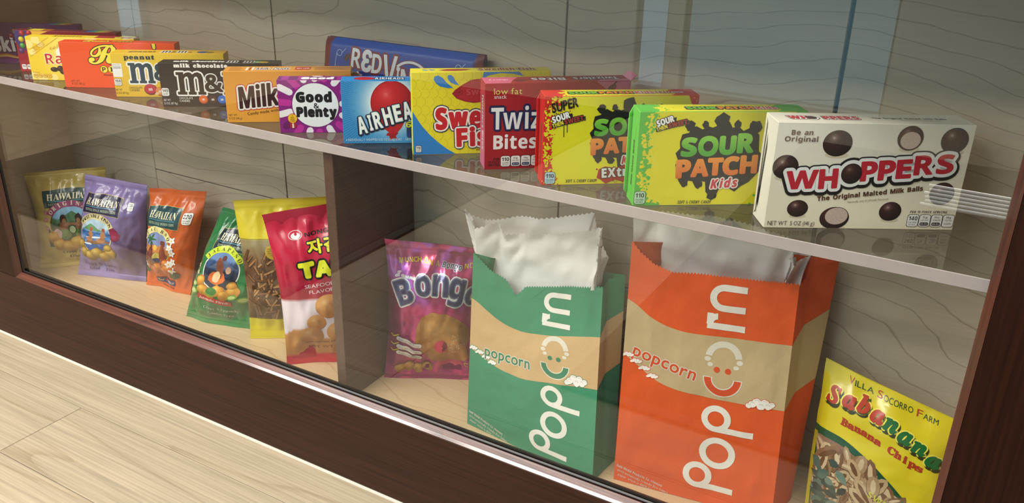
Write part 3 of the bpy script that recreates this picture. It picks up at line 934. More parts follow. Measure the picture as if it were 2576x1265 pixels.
# --- malted milk balls (cream box, nearest to the right)
def art_malt():
    w, h = 220, 124
    a = Art(w, h)
    a.rect(0, 0, w, h, grad('F3EBCF', 'E9E7DA', 10, 110), 0, 4, 6)
    balls = [(69, 101, 16.5, 15), (149, 108, 14.5, 14.2), (199, 106, 15.5, 14.8), (15, 73, 14.6, 14), (198, 44, 14.3, 13.6), (36, 24, 12, 10.2), (80, 13, 17, 13.5), (143, 22, 12.8, 11.5)]
    for i, (x, y, rx, ry) in enumerate(balls):
        a.ell(x + 1, y - ry * 0.9, rx * 0.8, ry * 0.25, 'D8CDB2', 1)
        a.ball(x, y, rx, ry, '1B0D0B', '3E221C', 'B9A49C' if i != 6 else '6B4A3F', 2)
    for x, y, rx, ry in ((149.5, 105.5, 11.2, 9.8), (82, 15.5, 13, 10.3)):
        a.ell(x, y, rx * 1.06, ry * 1.06, '4A2A22', 3, 32); a.ell(x, y, rx, ry, 'CBB7AA', 4, 32)
        for k in range(26):
            t, r = RNG.uniform(0, 2 * PI), RNG.uniform(0, 0.92) ** 0.5
            a.ell(x + rx * r * math.cos(t), y + ry * r * math.sin(t), 0.7, 0.5, 'BBA596' if k % 2 else 'DCCBC0', 5, 6)
    # logo: letters climb to the right along a gentle arc
    chars = [('W', 36.5, 58.5, 20.5, 35), ('H', 66, 60, 22, 20), ('P', 110.5, 69.5, 22, 17.5), ('P', 130.5, 71, 22, 18), ('E', 149.5, 72.6, 21, 16), ('R', 171, 77.5, 21.5, 20), ('S', 195, 79, 21, 18)]
    for r, c, zz in ((7.4, '120A0A', 6), (4.6, 'EDF0EE', 7), (0, 'C01F33', 8)):
        for ch, x, yc, hh, ww in chars:
            rot = 0.07
            if r:
                T0 = a.text
                for j in range(30):
                    t = 2 * PI * j / 30
                    T0(ch, x + r * math.cos(t), yc - hh / 2 + r * math.sin(t) - (1.2 if zz == 6 else 0), hh, c, 'b', w=ww, al='c', rot=rot, z=zz)
            a.text(ch, x, yc - hh / 2, hh, c, 'b', w=ww, al='c', rot=rot, off=0.02 if not r else 0, z=zz)
        if r: a.ell(90.5, 66.4, 11 + r, 11.4 + r, c, zz)
    a.ball(90.5, 66.4, 11.8, 12, '140908', '3A1F19', '8A6A60', 9)
    a.text('The Original Malted Milk Balls', 57, 33.5, 5.2, '57351F', 'b', w=119, rot=0.12, off=0.02, z=6)
    a.text('Naturally and Artificially Flavored', 92, 31.5, 2.4, 'A08C74', '', w=46, rot=0.1, z=6)
    a.text('Be an', 28, 110, 5.6, '6A5040', 'b', al='c', w=24, off=0.01, z=6)
    a.text('Original', 28, 102.6, 5.6, '6A5040', 'b', al='c', w=37, off=0.01, z=6)
    a.text('NET WT  5 OZ (141 g)', 4, 3.6, 5.0, '544A42', '', w=54, z=6)
    a.text('PER 13 PIECE SERVING', 166, 20.6, 2.7, '4A3428', 'i', w=43, z=6)
    facts(a, 165, 4.0, 12.4, 14.4, 4, '140', bar='2E2320', vals=('5g', '80mg', '18g'))
    t = Art(w, 44)
    t.rect(0, 0, w, 44, 'ECE8D6', 0)
    for r, c, zz in ((2.6, '1A1010', 1), (1.6, 'F3F2EC', 2)):
        for j in range(12):
            q = 2 * PI * j / 12
            t.text('WH   PPERS', 18 + r * math.cos(q), 15 + r * math.sin(q), 13, c, 'b', w=78, z=zz)
        t.ell(43, 21, 7 + r, 7 + r, c, zz)
    t.text('WH   PPERS', 18, 15, 13, 'C01F33', 'b', w=78, off=0.03, z=3); t.ell(43, 21, 6.3, 6.6, '3A1F19', 4)
    t.text('The Original Malted Milk Balls', 112, 20, 5.5, '57351F', 'b', w=84, z=2)
    t.text('Naturally and Artificially Flavored', 140, 13, 2.6, 'A08C74', '', w=46, z=2)
    s = Art(44, h)
    s.rect(0, 0, 44, h, 'EDEAD8', 0)
    s.poly([(9, 20), (14, 14), (19, 88), (15, 104)], '241613', 1)
    return a, t, s
a, t, s = art_malt()
carton('candy_box', 'cream malted milk ball box with red lettering at the right end of the shelf', -0.206, 0.045, 31.2, 220, 124, 44, 'EEE9D6', a, t, s,
       [flap('F0ECDA', 'l', 0.012, 78, 0.02, 0.99)])

# --- sour gummy boxes
def splatter(a, cols, edge, n, z, jit=7, rmin=0.5, rmax=2.0):
    for k in range(n):
        y = RNG.uniform(0, a.h); x = edge(y) + RNG.normal(0, jit) * (0.4 + 0.6 * RNG.random())
        r = RNG.uniform(rmin, rmax) * (1.3 - 0.5 * RNG.random())
        c = cols[0] if x > edge(y) else cols[1]
        a.ell(x, y, r * RNG.uniform(0.7, 1.6), r, c, z, 7, RNG.uniform(0, PI), 0.25)
def sour_logo(a, ox, oy, k, dark='0C0F0E', z=4):
    """black splat with SOUR / PATCH lettering"""
    X = lambda x: ox + (x - 97) * k; Y = lambda y: oy + (y - 60) * k
    pts = [(46, 66), (50, 57), (47, 52), (50, 40), (53, 31), (58, 26), (63, 32), (70, 31), (74, 24), (80, 31), (86, 30), (88, 17), (93, 12), (101, 11), (104, 20), (112, 24), (124, 17), (131, 24), (140, 29), (146, 36), (151, 42), (154, 56), (152, 64), (148, 68), (147, 78), (146, 88), (140, 94), (134, 97), (126, 93), (120, 98), (112, 97), (108, 104), (101, 106), (95, 100), (88, 97), (82, 99), (76, 95), (68, 99), (62, 96), (60, 91), (52, 89), (50, 80), (51, 72)]
    a.poly([(X(x), Y(y)) for x, y in pts], dark, z)
    for x, y, r in ((61, 99, 6), (99, 105, 9), (140, 97, 8), (79, 101, 4), (118, 101, 4.5), (96, 13, 6), (78, 27, 5), (60, 29, 5)):
        a.ell(X(x), Y(y), r * k, r * k * 1.1, dark, z, 12, 0, 0.12)
    for ch, x, y, hh, ww, rot in (('S', 62, 63, 21, 17, 0.02), ('O', 85, 63.5, 22, 22, 0.0), ('U', 109, 65, 21, 18, 0.02), ('R', 131, 67, 22, 18, 0.03)):
        a.text(ch, X(x), Y(y), hh * k, grad('8FD64A', '4FAE35', Y(84), Y(66)), 'b', w=ww * k, al='c', rot=rot, off=0.035, z=z + 1)
    a.ell(X(85), Y(74.5), 6.0 * k, 6.4 * k, dark, z + 2, 16)
    for ch, x, y, hh, ww, rot in (('P', 58, 36, 21, 16, 0.05), ('A', 78, 37.5, 20, 20, 0.04), ('T', 97, 39, 20, 17, 0.03), ('C', 116, 39.5, 21, 18, 0.03), ('H', 138, 41, 21, 19, 0.03)):
        a.text(ch, X(x), Y(y), hh * k, grad('F59A3A', 'E57424', Y(57), Y(40)), 'b', w=ww * k, al='c', rot=rot, off=0.035, z=z + 1)
    a.text('Kids', X(110), Y(22.5), 11 * k, 'D2364A', 'i', w=33 * k, al='c', rot=0.06, off=0.02, out=[(1.5 * k, 'F2EFE6')], z=z + 3)
def sour_tag(a, ox, oy, k, z=5):
    X = lambda x: ox + x * k; Y = lambda y: oy + y * k
    a.poly([(X(-1), Y(-1)), (X(38), Y(9.5)), (X(38), Y(13.5)), (X(22), Y(10.5)), (X(22), Y(17)), (X(1), Y(11.5)), (X(-1), Y(5))], '15110F', z)
    a.text('SOUR', X(0.4), Y(5.6), 7 * k, 'FFFFFF', 'b', w=20.5 * k, rot=0.33, off=0.03, z=z + 1, out=[(0.8 * k, '15110F')])
    a.text('THEN', X(0.2), Y(-0.2), 4.6 * k, 'EFE23B', 'b', w=13 * k, rot=0.33, off=0.02, z=z + 1, out=[(0.7 * k, '15110F')])
    a.text('SWEET.', X(14.2), Y(4.0), 5.6 * k, 'A8352B', 'b', w=24 * k, rot=0.22, off=0.02, z=z + 1, out=[(0.8 * k, '15110F')])
def art_sour(red):
    w, h = (199, 116) if red else (203, 116.5)
    a = Art(w, h)
    a.rect(0, 0, w, h, grad('F2E81E', 'E9E21F', 0, h), 0)
    if red:
        edge = lambda y: 7 + 9 * max(0, (y - 80) / 36) ** 1.5 + 8 * max(0, (30 - y) / 30)
        ec = 'D8231E'
    else:
        edge = lambda y: 10 + 9 * max(0, (y - 85) / 30) + 26 * max(0, (18 - y) / 18) ** 2
        ec = '5CC441'
    ys = np.linspace(0, h, 40)
    a.poly([(0, 0)] + [(edge(y) + 1.6 * math.sin(y * 1.7) + 1.4 * math.sin(y * 0.6), y) for y in ys] + [(0, h)], ec, 1)
    splatter(a, (ec, 'EFE525'), edge, 190, 2, 6 if red else 5)
    if red:
        for k in range(60):
            x, y = RNG.uniform(2, 40), RNG.uniform(92, 116)
            a.ell(x, y, RNG.uniform(0.3, 1.2), RNG.uniform(0.3, 0.9), '5A1210' if x < 18 else 'C8362A', 3, 6)
        a.poly([(185, 116), (199, 116), (199, 88), (195, 100), (190, 104)], ec, 1)
        splatter(a, ('EFE525', ec), lambda y: 190 - 0.5 * (110 - y), 40, 2, 5)
        sour_logo(a, 107, 63, 0.93)
        sour_tag(a, 12, 76, 1.08)
        a.text('SUPER', 11, 95, 11.5, '120E0D', '', w=33, rot=0.25, off=0.035, z=6, shear=0.1)
        for x, y, l in ((26, 78, 14), (30, 80, 10), (36, 93, 6)): a.stroke([(x, y), (x + 0.3, y - l)], 0.9, '120E0D', 5)
        a.poly([(74, 20), (82, 24), (96, 22), (112, 27), (122, 20), (118, 8), (108, 3), (96, 6), (84, 1), (78, 6), (72, 9)], 'B8241F', 6)
        for k in range(26): a.ell(RNG.uniform(70, 124), RNG.uniform(2, 26), RNG.uniform(0.4, 1.8), RNG.uniform(0.4, 1.4), 'B8241F', 6, 6)
        a.text('EXtreme', 79, 9, 12, 'F2F0EA', 'b', w=66, rot=0.07, off=0.02, z=7, out=[(1.0, '2A0D0C')])
        a.text('SOFT & CHEWY CANDY', 31.5, 3.4, 4.0, '161412', 'i', w=41, z=6)
        pill(a, 4, 2.2, 17, 17.6, '110', bg='BFE0F0', z=5)
    else:
        a.poly([(188, 116.5), (203, 116.5), (203, 90), (197, 104)], ec, 1)
        splatter(a, ('EFE525', ec), lambda y: 193 - 0.4 * (112 - y), 30, 2, 5)
        sour_logo(a, 98, 60, 1.0)
        sour_tag(a, 22, 93, 1.0)
        a.text('SOFT & CHEWY CANDY', 55.5, 2.2, 4.0, '161412', 'i', w=42, z=6)
        pill(a, 1.2, 2.6, 14.6, 18.4, '110', bg='BFE8C8', z=5)
    t = Art(w, 34)
    t.rect(0, 0, w, 34, 'EBE322', 0)
    t.poly([(0, 0), (22, 0), (26, 9), (19, 18), (30, 26), (24, 34), (0, 34)], ec, 1)
    t.poly([(w, 0), (w - 36, 0), (w - 28, 10), (w - 40, 20), (w - 26, 34), (w, 34)], ec, 1)
    for k in range(60):
        e = 24 if k % 2 else w - 32
        t.ell(e + RNG.normal(0, 7), RNG.uniform(0, 34), RNG.uniform(0.5, 1.8), RNG.uniform(0.5, 1.6), ec, 2, 6)
    x = 34 if red else 60
    t.text('SOUR', x, 10, 12, '6CBF3A', 'b', w=36, off=0.03, out=[(1.7, '11130F')], z=3)
    t.text('PATCH', x + 39, 10, 12, 'EF8A2C', 'b', w=42, off=0.03, out=[(1.7, '11130F')], z=3)
    t.text('Kids', x + 85, 10, 11, 'D2364A', 'b', w=24, off=0.02, out=[(1.2, 'F2EFE6'), (2.0, '5A2A2A')], z=3)
    if red: t.text('EXtreme', x + 114, 11, 10, 'F2F0EA', 'b', w=34, out=[(1.4, 'A8241F')], z=3)
    s = Art(34, h)
    s.rect(0, 0, 34, h, grad(ec, 'C4201C' if red else '66CC48', 0, h), 0)
    s.text('SOUR PATCH Kids' + (' EXtreme' if red else ''), 16, 78, 5, '8C7A22' if red else '2F6A24', 'b', w=56, rot=-PI / 2, z=1, out=[(0.7, '3A2A12')] if red else [(0.5, '2A4A1E')])
    for k in range(4): s.text('HAPPY GUMMY CANDY' if 0 else 'SOFT AND CHEWY CANDY', 22 + k * 0, 96 - k * 22, 2.4, '7A2A22' if red else '3C8A30', '', w=20, rot=-PI / 2, z=1, off=0.02)
    return a, t, s
a, t, s = art_sour(True)
carton('candy_box', 'red and yellow sour gummy box with extreme burst, half behind the green one', -0.490, 0.035, 37.5, 199, 116, 34, 'D9231D', a, t, s, [flap('D93028', 'l', 0.006, 40, 0.03, 0.97)])
a, t, s = art_sour(False)
carton('candy_box', 'green and yellow sour gummy box beside the cream box', -0.361, 0.029, 35.5, 203, 116.5, 35, '62C946', a, t, s, [flap('86DD62', 'l', 0.007, 40, 0.03, 0.98)])

# --- cherry licorice bites (dark red)
def art_bites():
    w, h = 198, 117
    a = Art(w, h)
    a.rect(0, 0, w, h, grad('A3101E', 'A91525', 0, h), 0)
    a.poly([(150, 117), (198, 117), (198, 84), (176, 98)], 'C86A86', 1)
    a.ell(172, 108, 7, 4, '7A2634', 2, 16, 0.6); a.stroke([(168, 108), (178, 116)], 1.6, '4A2A18', 3)
    a.text('low fat', 12, 102.5, 8, 'EFE67A', '', w=37.5, off=-0.004, z=2)
    a.text('snack', 12.3, 97.0, 5.0, 'F6F0EC', '', w=16.5, off=0.012, z=2)
    a.text('Twizzlers', 8.5, 55.5, 29.5, 'EEF3F2', 'b', w=142, z=2, out=[(2.0, '1A1B5A'), (3.0, '0E1038')])
    a.text('Bites', 12, 28.6, 18.6, 'F6F4F2', 'b', w=59, z=2, off=0.01)
    for i, l in enumerate(('PER', '13 PIECE', 'SERVING')): a.text(l, 20.4, 13.0 - i * 4.1, 3.1, '2A0608', 'b', al='r', w=(8, 15.5, 15.5)[i], z=2)
    facts(a, 22.3, 4.2, 12.6, 14.4, 4, '110', vals=('0g', '70mg', '15g'))
    t = Art(w, 38)
    t.rect(0, 0, w, 38, '9E1220', 0)
    t.poly([(0, 0), (34, 0), (40, 19), (52, 38), (0, 38)], 'D5607F', 1)
    t.poly([(198, 0), (150, 0), (160, 12), (198, 16)], 'C86A86', 1)
    t.text('cherry', 34, 24, 8, 'F3C6D2', '', w=26, rot=PI, z=2, off=0.02)
    t.ell(50, 16, 10, 6, '6A1A20', 2, 16, 0.3)
    t.text('Bites', 112, 28, 15, 'EFEFEF', 'b', w=46, rot=PI, z=2, out=[(1.2, '2A0A12')])
    t.text('Twizzlers', 186, 28, 15, 'EFEFEF', 'b', w=62, rot=PI, z=2, out=[(1.2, '2A0A12')])
    s = Art(38, h)
    s.rect(0, 0, 38, h, grad('C76C8C', 'A81A2A', 20, 80), 0)
    s.text('Twizzlers', 17, 100, 9, 'E8E8EC', 'b', w=46, rot=-PI / 2, z=1, out=[(0.8, '2A0A2A')])
    s.text('Bites', 17, 50, 9, 'E8E8EC', 'b', w=26, rot=-PI / 2, z=1)
    return a, t, s
a, t, s = art_bites()
carton('candy_box', 'dark red licorice bites box with big white lettering', -0.585, 0.049, 41, 198, 117, 38, 'A01020', a, t, s, [flap('D98AA4', 'r', 0.011, 40, 0, 0, top=True)])

# --- red fish gummies (yellow)
def art_fish():
    w, h = 195, 117
    a = Art(w, h)
    a.rect(0, 0, w, h, 'EFE22B', 0)
    for r in range(10):
        for c in range(17):
            x, y = c * 12 + (6 if r % 2 else 0), 4 + r * 12
            a.ring(x, y, 6.6, 7.1, 'D9C61F', 1, 9, -PI * 0.42, PI * 0.42)
    arc = [(0, 0), (60.5, 0.5)] + [(60.5 - 60.5 * (1 - math.cos(t)) ** 0.5 * 1.0 * (t / (PI / 2)) ** 0.2, 63 * math.sin(t) ** 1.25) for t in np.linspace(0.06, PI / 2, 14)]
    a.poly([(0, 0), (61, 0), (48, 8), (35, 18.5), (24, 29), (14, 41), (6, 53), (0, 64)], '2E84D0', 2)
    a.poly([(98, 107), (108, 112), (124, 114.6), (142, 113.5), (156, 110), (150, 117), (100, 117)], '2E84D0', 2)
    for cx, cy, k, rot in ((44, 103.5, 1.25, -0.15), (58, 106, 0.85, -0.35)):
        th = np.linspace(0, 2 * PI, 26)
        pts = [(10 * math.sin(q / 2) ** 1.5 * math.cos(q) * (1.1 if math.cos(q) > 0 else 1), 5.2 * math.sin(q)) for q in th]
        pts = [(-10.5, 4.5), (-6.5, 6.2), (-1, 4), (3, 0), (11.5, -5.2), (5, -6.3), (-3, -5.6), (-8.5, -2.5), (-11, 1)]
        a.poly([(cx + k * (x * math.cos(rot) - y * math.sin(rot)), cy + k * (x * math.sin(rot) + y * math.cos(rot))) for x, y in pts], '2E84D0', 2)
    f = [(55.7, 87), (62, 80), (74, 75.5), (86, 73.5), (100, 75), (116, 82), (128, 90), (140, 82), (146, 96), (138, 104), (124, 98), (110, 104), (92, 107), (82, 105.5), (70, 99), (60, 92)]
    a.poly(f, 'A81B28', 3)
    a.poly([(x * 0.9 + 10, y * 0.9 + 9) for x, y in f], 'B8262F', 4)
    for k in range(7): a.stroke([(84 + k * 2.6, 100), (83 + k * 2.6, 105.5)], 0.7, 'D2545A', 5, False)
    a.ring(66, 89, 3.6, 4.4, '8C1420', 5); a.ell(66, 89, 1.6, 1.8, '8C1420', 5)
    a.text('Swedish', 76, 84.5, 8.5, 'CC5058', 'b', w=50, z=5, rot=0.06)
    a.text('Swedish', 34, 37, 29, 'CD1E29', 'b', w=128, z=6, rot=0.03, off=0.025, out=[(2.2, 'FBF7EC'), (3.6, '1D2A44')])
    a.text('Fish', 63, 11.5, 25, 'CD1E29', 'b', w=66, z=8, rot=0.03, off=0.025, out=[(2.2, 'FBF7EC'), (3.4, '1D2A44')])
    pill(a, 4, 4, 11.8, 13.2, '110', z=4)
    a.text('BIG SOFT', 90, 4.5, 2.4, '8A5A18', 'b', w=14, z=4)
    t = Art(w, 27)
    t.rect(0, 0, w, 27, 'E8DC2E', 0)
    for x in (20, 29): t.ell(x, 14, 4.4, 2.8, '2E84D0', 1, 12, -0.5)
    t.poly([(38, 12), (46, 7), (62, 6), (76, 9), (84, 16), (66, 19), (50, 18)], 'A81B28', 1)
    t.text('Swedish Fish', 95, 8, 13, '9C2424', 'b', w=78, z=2, off=0.02, out=[(1.2, 'F6EFC2'), (1.8, '3A2418')])
    return a, t
a, t = art_fish()
carton('candy_box', 'yellow gummy fish box with blue corner', -0.705, 0.051, 39.2, 195, 117, 27, 'E9DD2C', a, t)

# --- chewy taffy bars (blue)
def art_taffy():
    w, h = 165, 92.5
    a = Art(w, h)
    def glow(p):
        d = np.hypot(p[:, 0] - 72, (p[:, 1] - 60))[:, None]
        g = np.clip((d - 30) / 34, 0, 1) ** 0.75
        return hexa('EAF4FA') * (1 - g) + hexa('2487CC') * g
    a.rect(0, 0, w, h, glow, 0, 44, 26)
    for k in range(150):
        t = 2 * PI * k / 150 + 0.01
        r0 = RNG.uniform(46, 60)
        x, y = 72 + r0 * math.cos(t), 60 + r0 * math.sin(t); x2, y2 = 72 + 150 * math.cos(t), 60 + 150 * math.sin(t)
        a.stroke([(x, y), (x2, y2)], 0.5, '69B2E2', 1, False)
    a.poly([(64, 16), (80, 16), (76, 11), (79, 5), (73, 8), (66, 4), (67, 11), (62, 12)], '9E141C', 2)
    a.ell(72, 60, 30.8, 33, '8E0F1A', 2, 40); a.ball(72, 60, 29.6, 31.8, '9A101B', 'C6202B', 'E4666A', 3, 40)
    a.poly([(52, 38), (60, 22), (68, 15), (77, 15), (85, 24), (93, 40)], 'B81A26', 3)
    for r, c, zz in ((2.6, '0E1A3A', 6), (0, 'CFE6EE', 8)):
        for ch, x, y, hh, ww, rot in (('A', 30, 15.5, 25, 14, 0.2), ('I', 42, 20, 23, 5, 0.2), ('R', 53, 23, 25, 13, 0.22), ('H', 68, 28, 26, 14, 0.22), ('E', 82, 33, 25, 12, 0.2), ('A', 96, 37, 25, 14, 0.2), ('D', 111, 41, 25, 14, 0.2), ('S', 125, 44, 25, 13, 0.2)):
            if r:
                for j in range(12):
                    t = 2 * PI * j / 12
                    a.text(ch, x + r * math.cos(t), y + r * math.sin(t) - 0.8, hh, c, 'b', w=ww * 0.86, al='c', rot=rot, z=zz)
            a.text(ch, x, y, hh, c, 'b', w=ww * 0.86, al='c', rot=rot, off=0.012 if not r else 0, z=zz)
            if not r: a.text(ch, x - 0.4, y + 0.9, hh * 0.93, 'F7FBFB', 'b', w=ww * 0.78, al='c', rot=rot, z=9)
    a.rrect(92, 8, 112, 26, 4, '1C3A6A', 4); a.text('6', 91, 24, 8, 'E3E34C', 'b', w=8, z=5, out=[(0.8, '14301C')])
    a.text('6 INDIVIDUALLY WRAPPED 0.55 OZ (15.6g) BARS', 3.6, 4.2, 3.5, 'CFE6F4', '', w=81, off=0.012, z=4)
    a.text('NET WT 3.3 OZ (93.6g)', 90, 4.2, 3.5, 'CFE6F4', '', w=44, off=0.012, z=4)
    t = Art(w, 31)
    t.rect(0, 0, w, 31, '2C86C8', 0)
    t.ell(33, 16, 15, 10, 'B81A26', 1, 24)
    t.text('AIRHEADS', 48, 9, 13, 'E6F0F6', 'b', w=42, z=2, out=[(1.4, '14244A')])
    t.text('6 BARS', 102, 9, 12, '15356A', 'b', w=44, z=2)
    return a, t
a, t = art_taffy()
carton('candy_box', 'sky blue taffy bar box printed with a red balloon', -0.822, 0.040, 36.5, 165, 92.5, 31, '2585CA', a, t)

# --- licorice candy (purple)
def art_lico():
    w, h = 150, 81
    a = Art(w, h)
    a.rect(0, 0, w, h, '8C1A80', 0)
    cx, cy = 54.8, 42.8
    caps = [(0.05, 0, 46), (0.45, 1, 52), (0.85, 0, 50), (1.2, 1, 48), (1.55, 0, 46), (1.95, 0, 47), (2.3, 1, 44), (2.65, 0, 48), (3.05, 1, 45), (3.4, 0, 45), (3.75, 2, 46), (4.1, 1, 48), (4.45, 0, 46), (4.8, 1, 47), (5.2, 0, 46), (5.55, 1, 50), (5.9, 0, 48)]
    for an, kind, r in caps:
        c = ('F4EFF2', 'C42E9C', '6A1264')[kind]
        d = np.array([math.cos(an), math.sin(an)]); p0 = np.array([cx, cy]) + d * (r - 6); p1 = np.array([cx, cy]) + d * (r + 10)
        a.stroke([p0, p1], 10, c, 1)
    for an, r in ((0.25, 80), (0.6, 74), (-0.1, 72), (-0.45, 76), (0.1, 95), (-0.3, 98)):
        d = np.array([math.cos(an), math.sin(an)]); p0 = np.array([cx, cy]) + d * (r - 6); a.stroke([p0, p0 + d * 14], 11, 'F4EFF2' if r % 4 else 'C42E9C', 1)
    a.ell(cx, cy, 35.6, 34.6, '7A1670', 2, 48); a.ell(cx, cy, 34.2, 33.4, 'F3F6F4', 3, 48)
    a.text('Good', 27.5, 48.2, 13.8, '111011', 'b', w=51, z=4, off=0.045)
    a.text('&', 56, 38.2, 7.4, '111011', 'b', w=7.6, al='c', z=4, off=0.02)
    a.text('Plenty', 27, 25.6, 13.6, '111011', 'b', w=58, z=4, off=0.045)
    a.poly([(15, 17), (24, 17), (25, 7), (22, 9.5), (19.5, 6.5), (17, 9.5), (14, 7)], 'B01A28', 4)
    a.poly([(18.4, 17), (20.6, 17), (21, 8), (18, 8)], 'F1D9C8', 5)
    a.ell(19.4, 22.6, 7.4, 7.6, 'B8202A', 5, 24, 0, 0.03); a.ell(19.4, 22.6, 6.6, 6.8, 'F2C62A', 6, 24)
    for i, l in enumerate(('A', 'FAT', 'FREE', 'CANDY')): a.text(l, 19.4, 26 - i * 2.7, 1.9, 'A8281C', 'b', al='c', w=(1.6, 5, 6, 8)[i], z=7)
    t = Art(w, 28)
    t.rect(0, 0, w, 28, '741A70', 0)
    for x in (6, 30, 88, 112, 136): t.rect(x, 0, x + 11, 28, 'A23090', 1)
    t.text('Good', 36, 5, 14, 'F2EEF2', 'b', w=46, z=2, off=0.05)
    t.ell(58, 26, 8, 4, 'F2EEF2', 2)
    return a, t
a, t = art_lico()
carton('candy_box', 'purple licorice candy box with a white disc', -0.938, 0.031, 36, 150, 81, 28, '84187A', a, t)

# --- caramel drops (amber)
def art_duds():
    w, h = 195, 81
    a = Art(w, h)
    a.rect(0, 0, w, h, grad('F0A93C', 'E59B33', 0, h), 0)
    a.text('Milk Duds', 21, 22.5, 33, '3A1512', 'b', w=148, z=1, rot=0.09, shear=0.1, off=0.012, out=[(2.6, 'F6F1E8'), (3.8, 'C8281E')])
    a.text('Candy made with chocolate and caramel', 31.5, 11.8, 4.4, '4A2414', '', w=112, z=6, rot=0.13, off=0.012)
    a.text('NET WT', 2.8, 10.6, 3.2, '5C3412', '', w=12.5, z=1, off=0.01); a.text('5 OZ (141 g)', 2.4, 5.4, 3.2, '5C3412', '', w=20, z=1, off=0.01)
    t = Art(w, 37)
    t.rect(0, 0, w, 37, 'D8953A', 0)
    for k in range(6): t.rect(8, 5 + k * 4.6, 28 - (k % 3) * 2, 6.8 + k * 4.6, 'A8672A', 1)
    t.rect(33, 6, 36, 30, 'F1E6D0', 1); t.rect(38, 8, 40, 28, '7A3A20', 1); t.rect(42, 6, 45, 30, 'F1E6D0', 1)
    t.text('Milk Duds', 48, 10, 15, '3A1512', 'b', w=50, z=2, shear=0.15, out=[(1.4, 'F4EFE4')])
    t.rrect(108, 7, 132, 30, 4, 'B8241E', 1); t.text('30% LESS', 120, 14, 8, 'F2E6D8', 'b', al='c', w=20, z=2)
    for k in range(3): t.rect(138, 8 + k * 7, 188 - k * 6, 11 + k * 7, 'A8672A', 1)
    return a, t
a, t = art_duds()
carton('candy_box', 'amber caramel candy box with a white open end flap', -1.048, 0.029, 37.7, 195, 81, 37, 'E09A38', a, t, None, [flap('E4E0D8', 'r', 0.016, 12, 0.1, 0.9)])

# --- chocolate lentils: slab letters
def slab_m(a, x, y, w, h, col, z, r=0.0, n=12):
    """lower-case slab-serif m"""
    W = lambda f: x + f * w; Y = lambda f: y + f * h
    sh = [(0, 0), (.33, 0), (.33, .13), (.27, .13), (.27, .70), (.33, .80), (.40, .80), (.43, .70), (.43, .13), (.38, .13), (.38, 0), (.66, 0), (.66, .13), (.61, .13), (.61, .70), (.66, .80), (.73, .80), (.77, .70), (.77, .13), (.72, .13), (.72, 0), (1.0, 0), (1.0, .13), (.94, .13), (.94, .78), (.89, .93), (.78, 1.0), (.68, .98), (.58, .90), (.52, .98), (.44, 1.0), (.34, .97), (.27, .90), (.27, 1.0), (0, 1.0), (0, .87), (.08, .87), (.08, .13), (0, .13)]
    pts = [(W(p), Y(q)) for p, q in sh]
    if r:
        for j in range(n):
            t = 2 * PI * j / n
            a.poly([(p + r * math.cos(t), q + r * math.sin(t)) for p, q in pts], col, z)
    a.poly(pts, col, z)
def lentil(a, x, y, rx, ry, c, d, z, rot=0.0):
    a.ell(x, y, rx, ry, d, z, 24, rot); a.ell(x - 0.06 * rx, y + 0.1 * ry, rx * 0.88, ry * 0.84, c, z + 1, 24, rot)
    a.text('m', x, y - ry * 0.22, ry * 0.62, 'F4EFEA', 's', w=rx * 0.62, al='c', z=z + 2, rot=0.1)
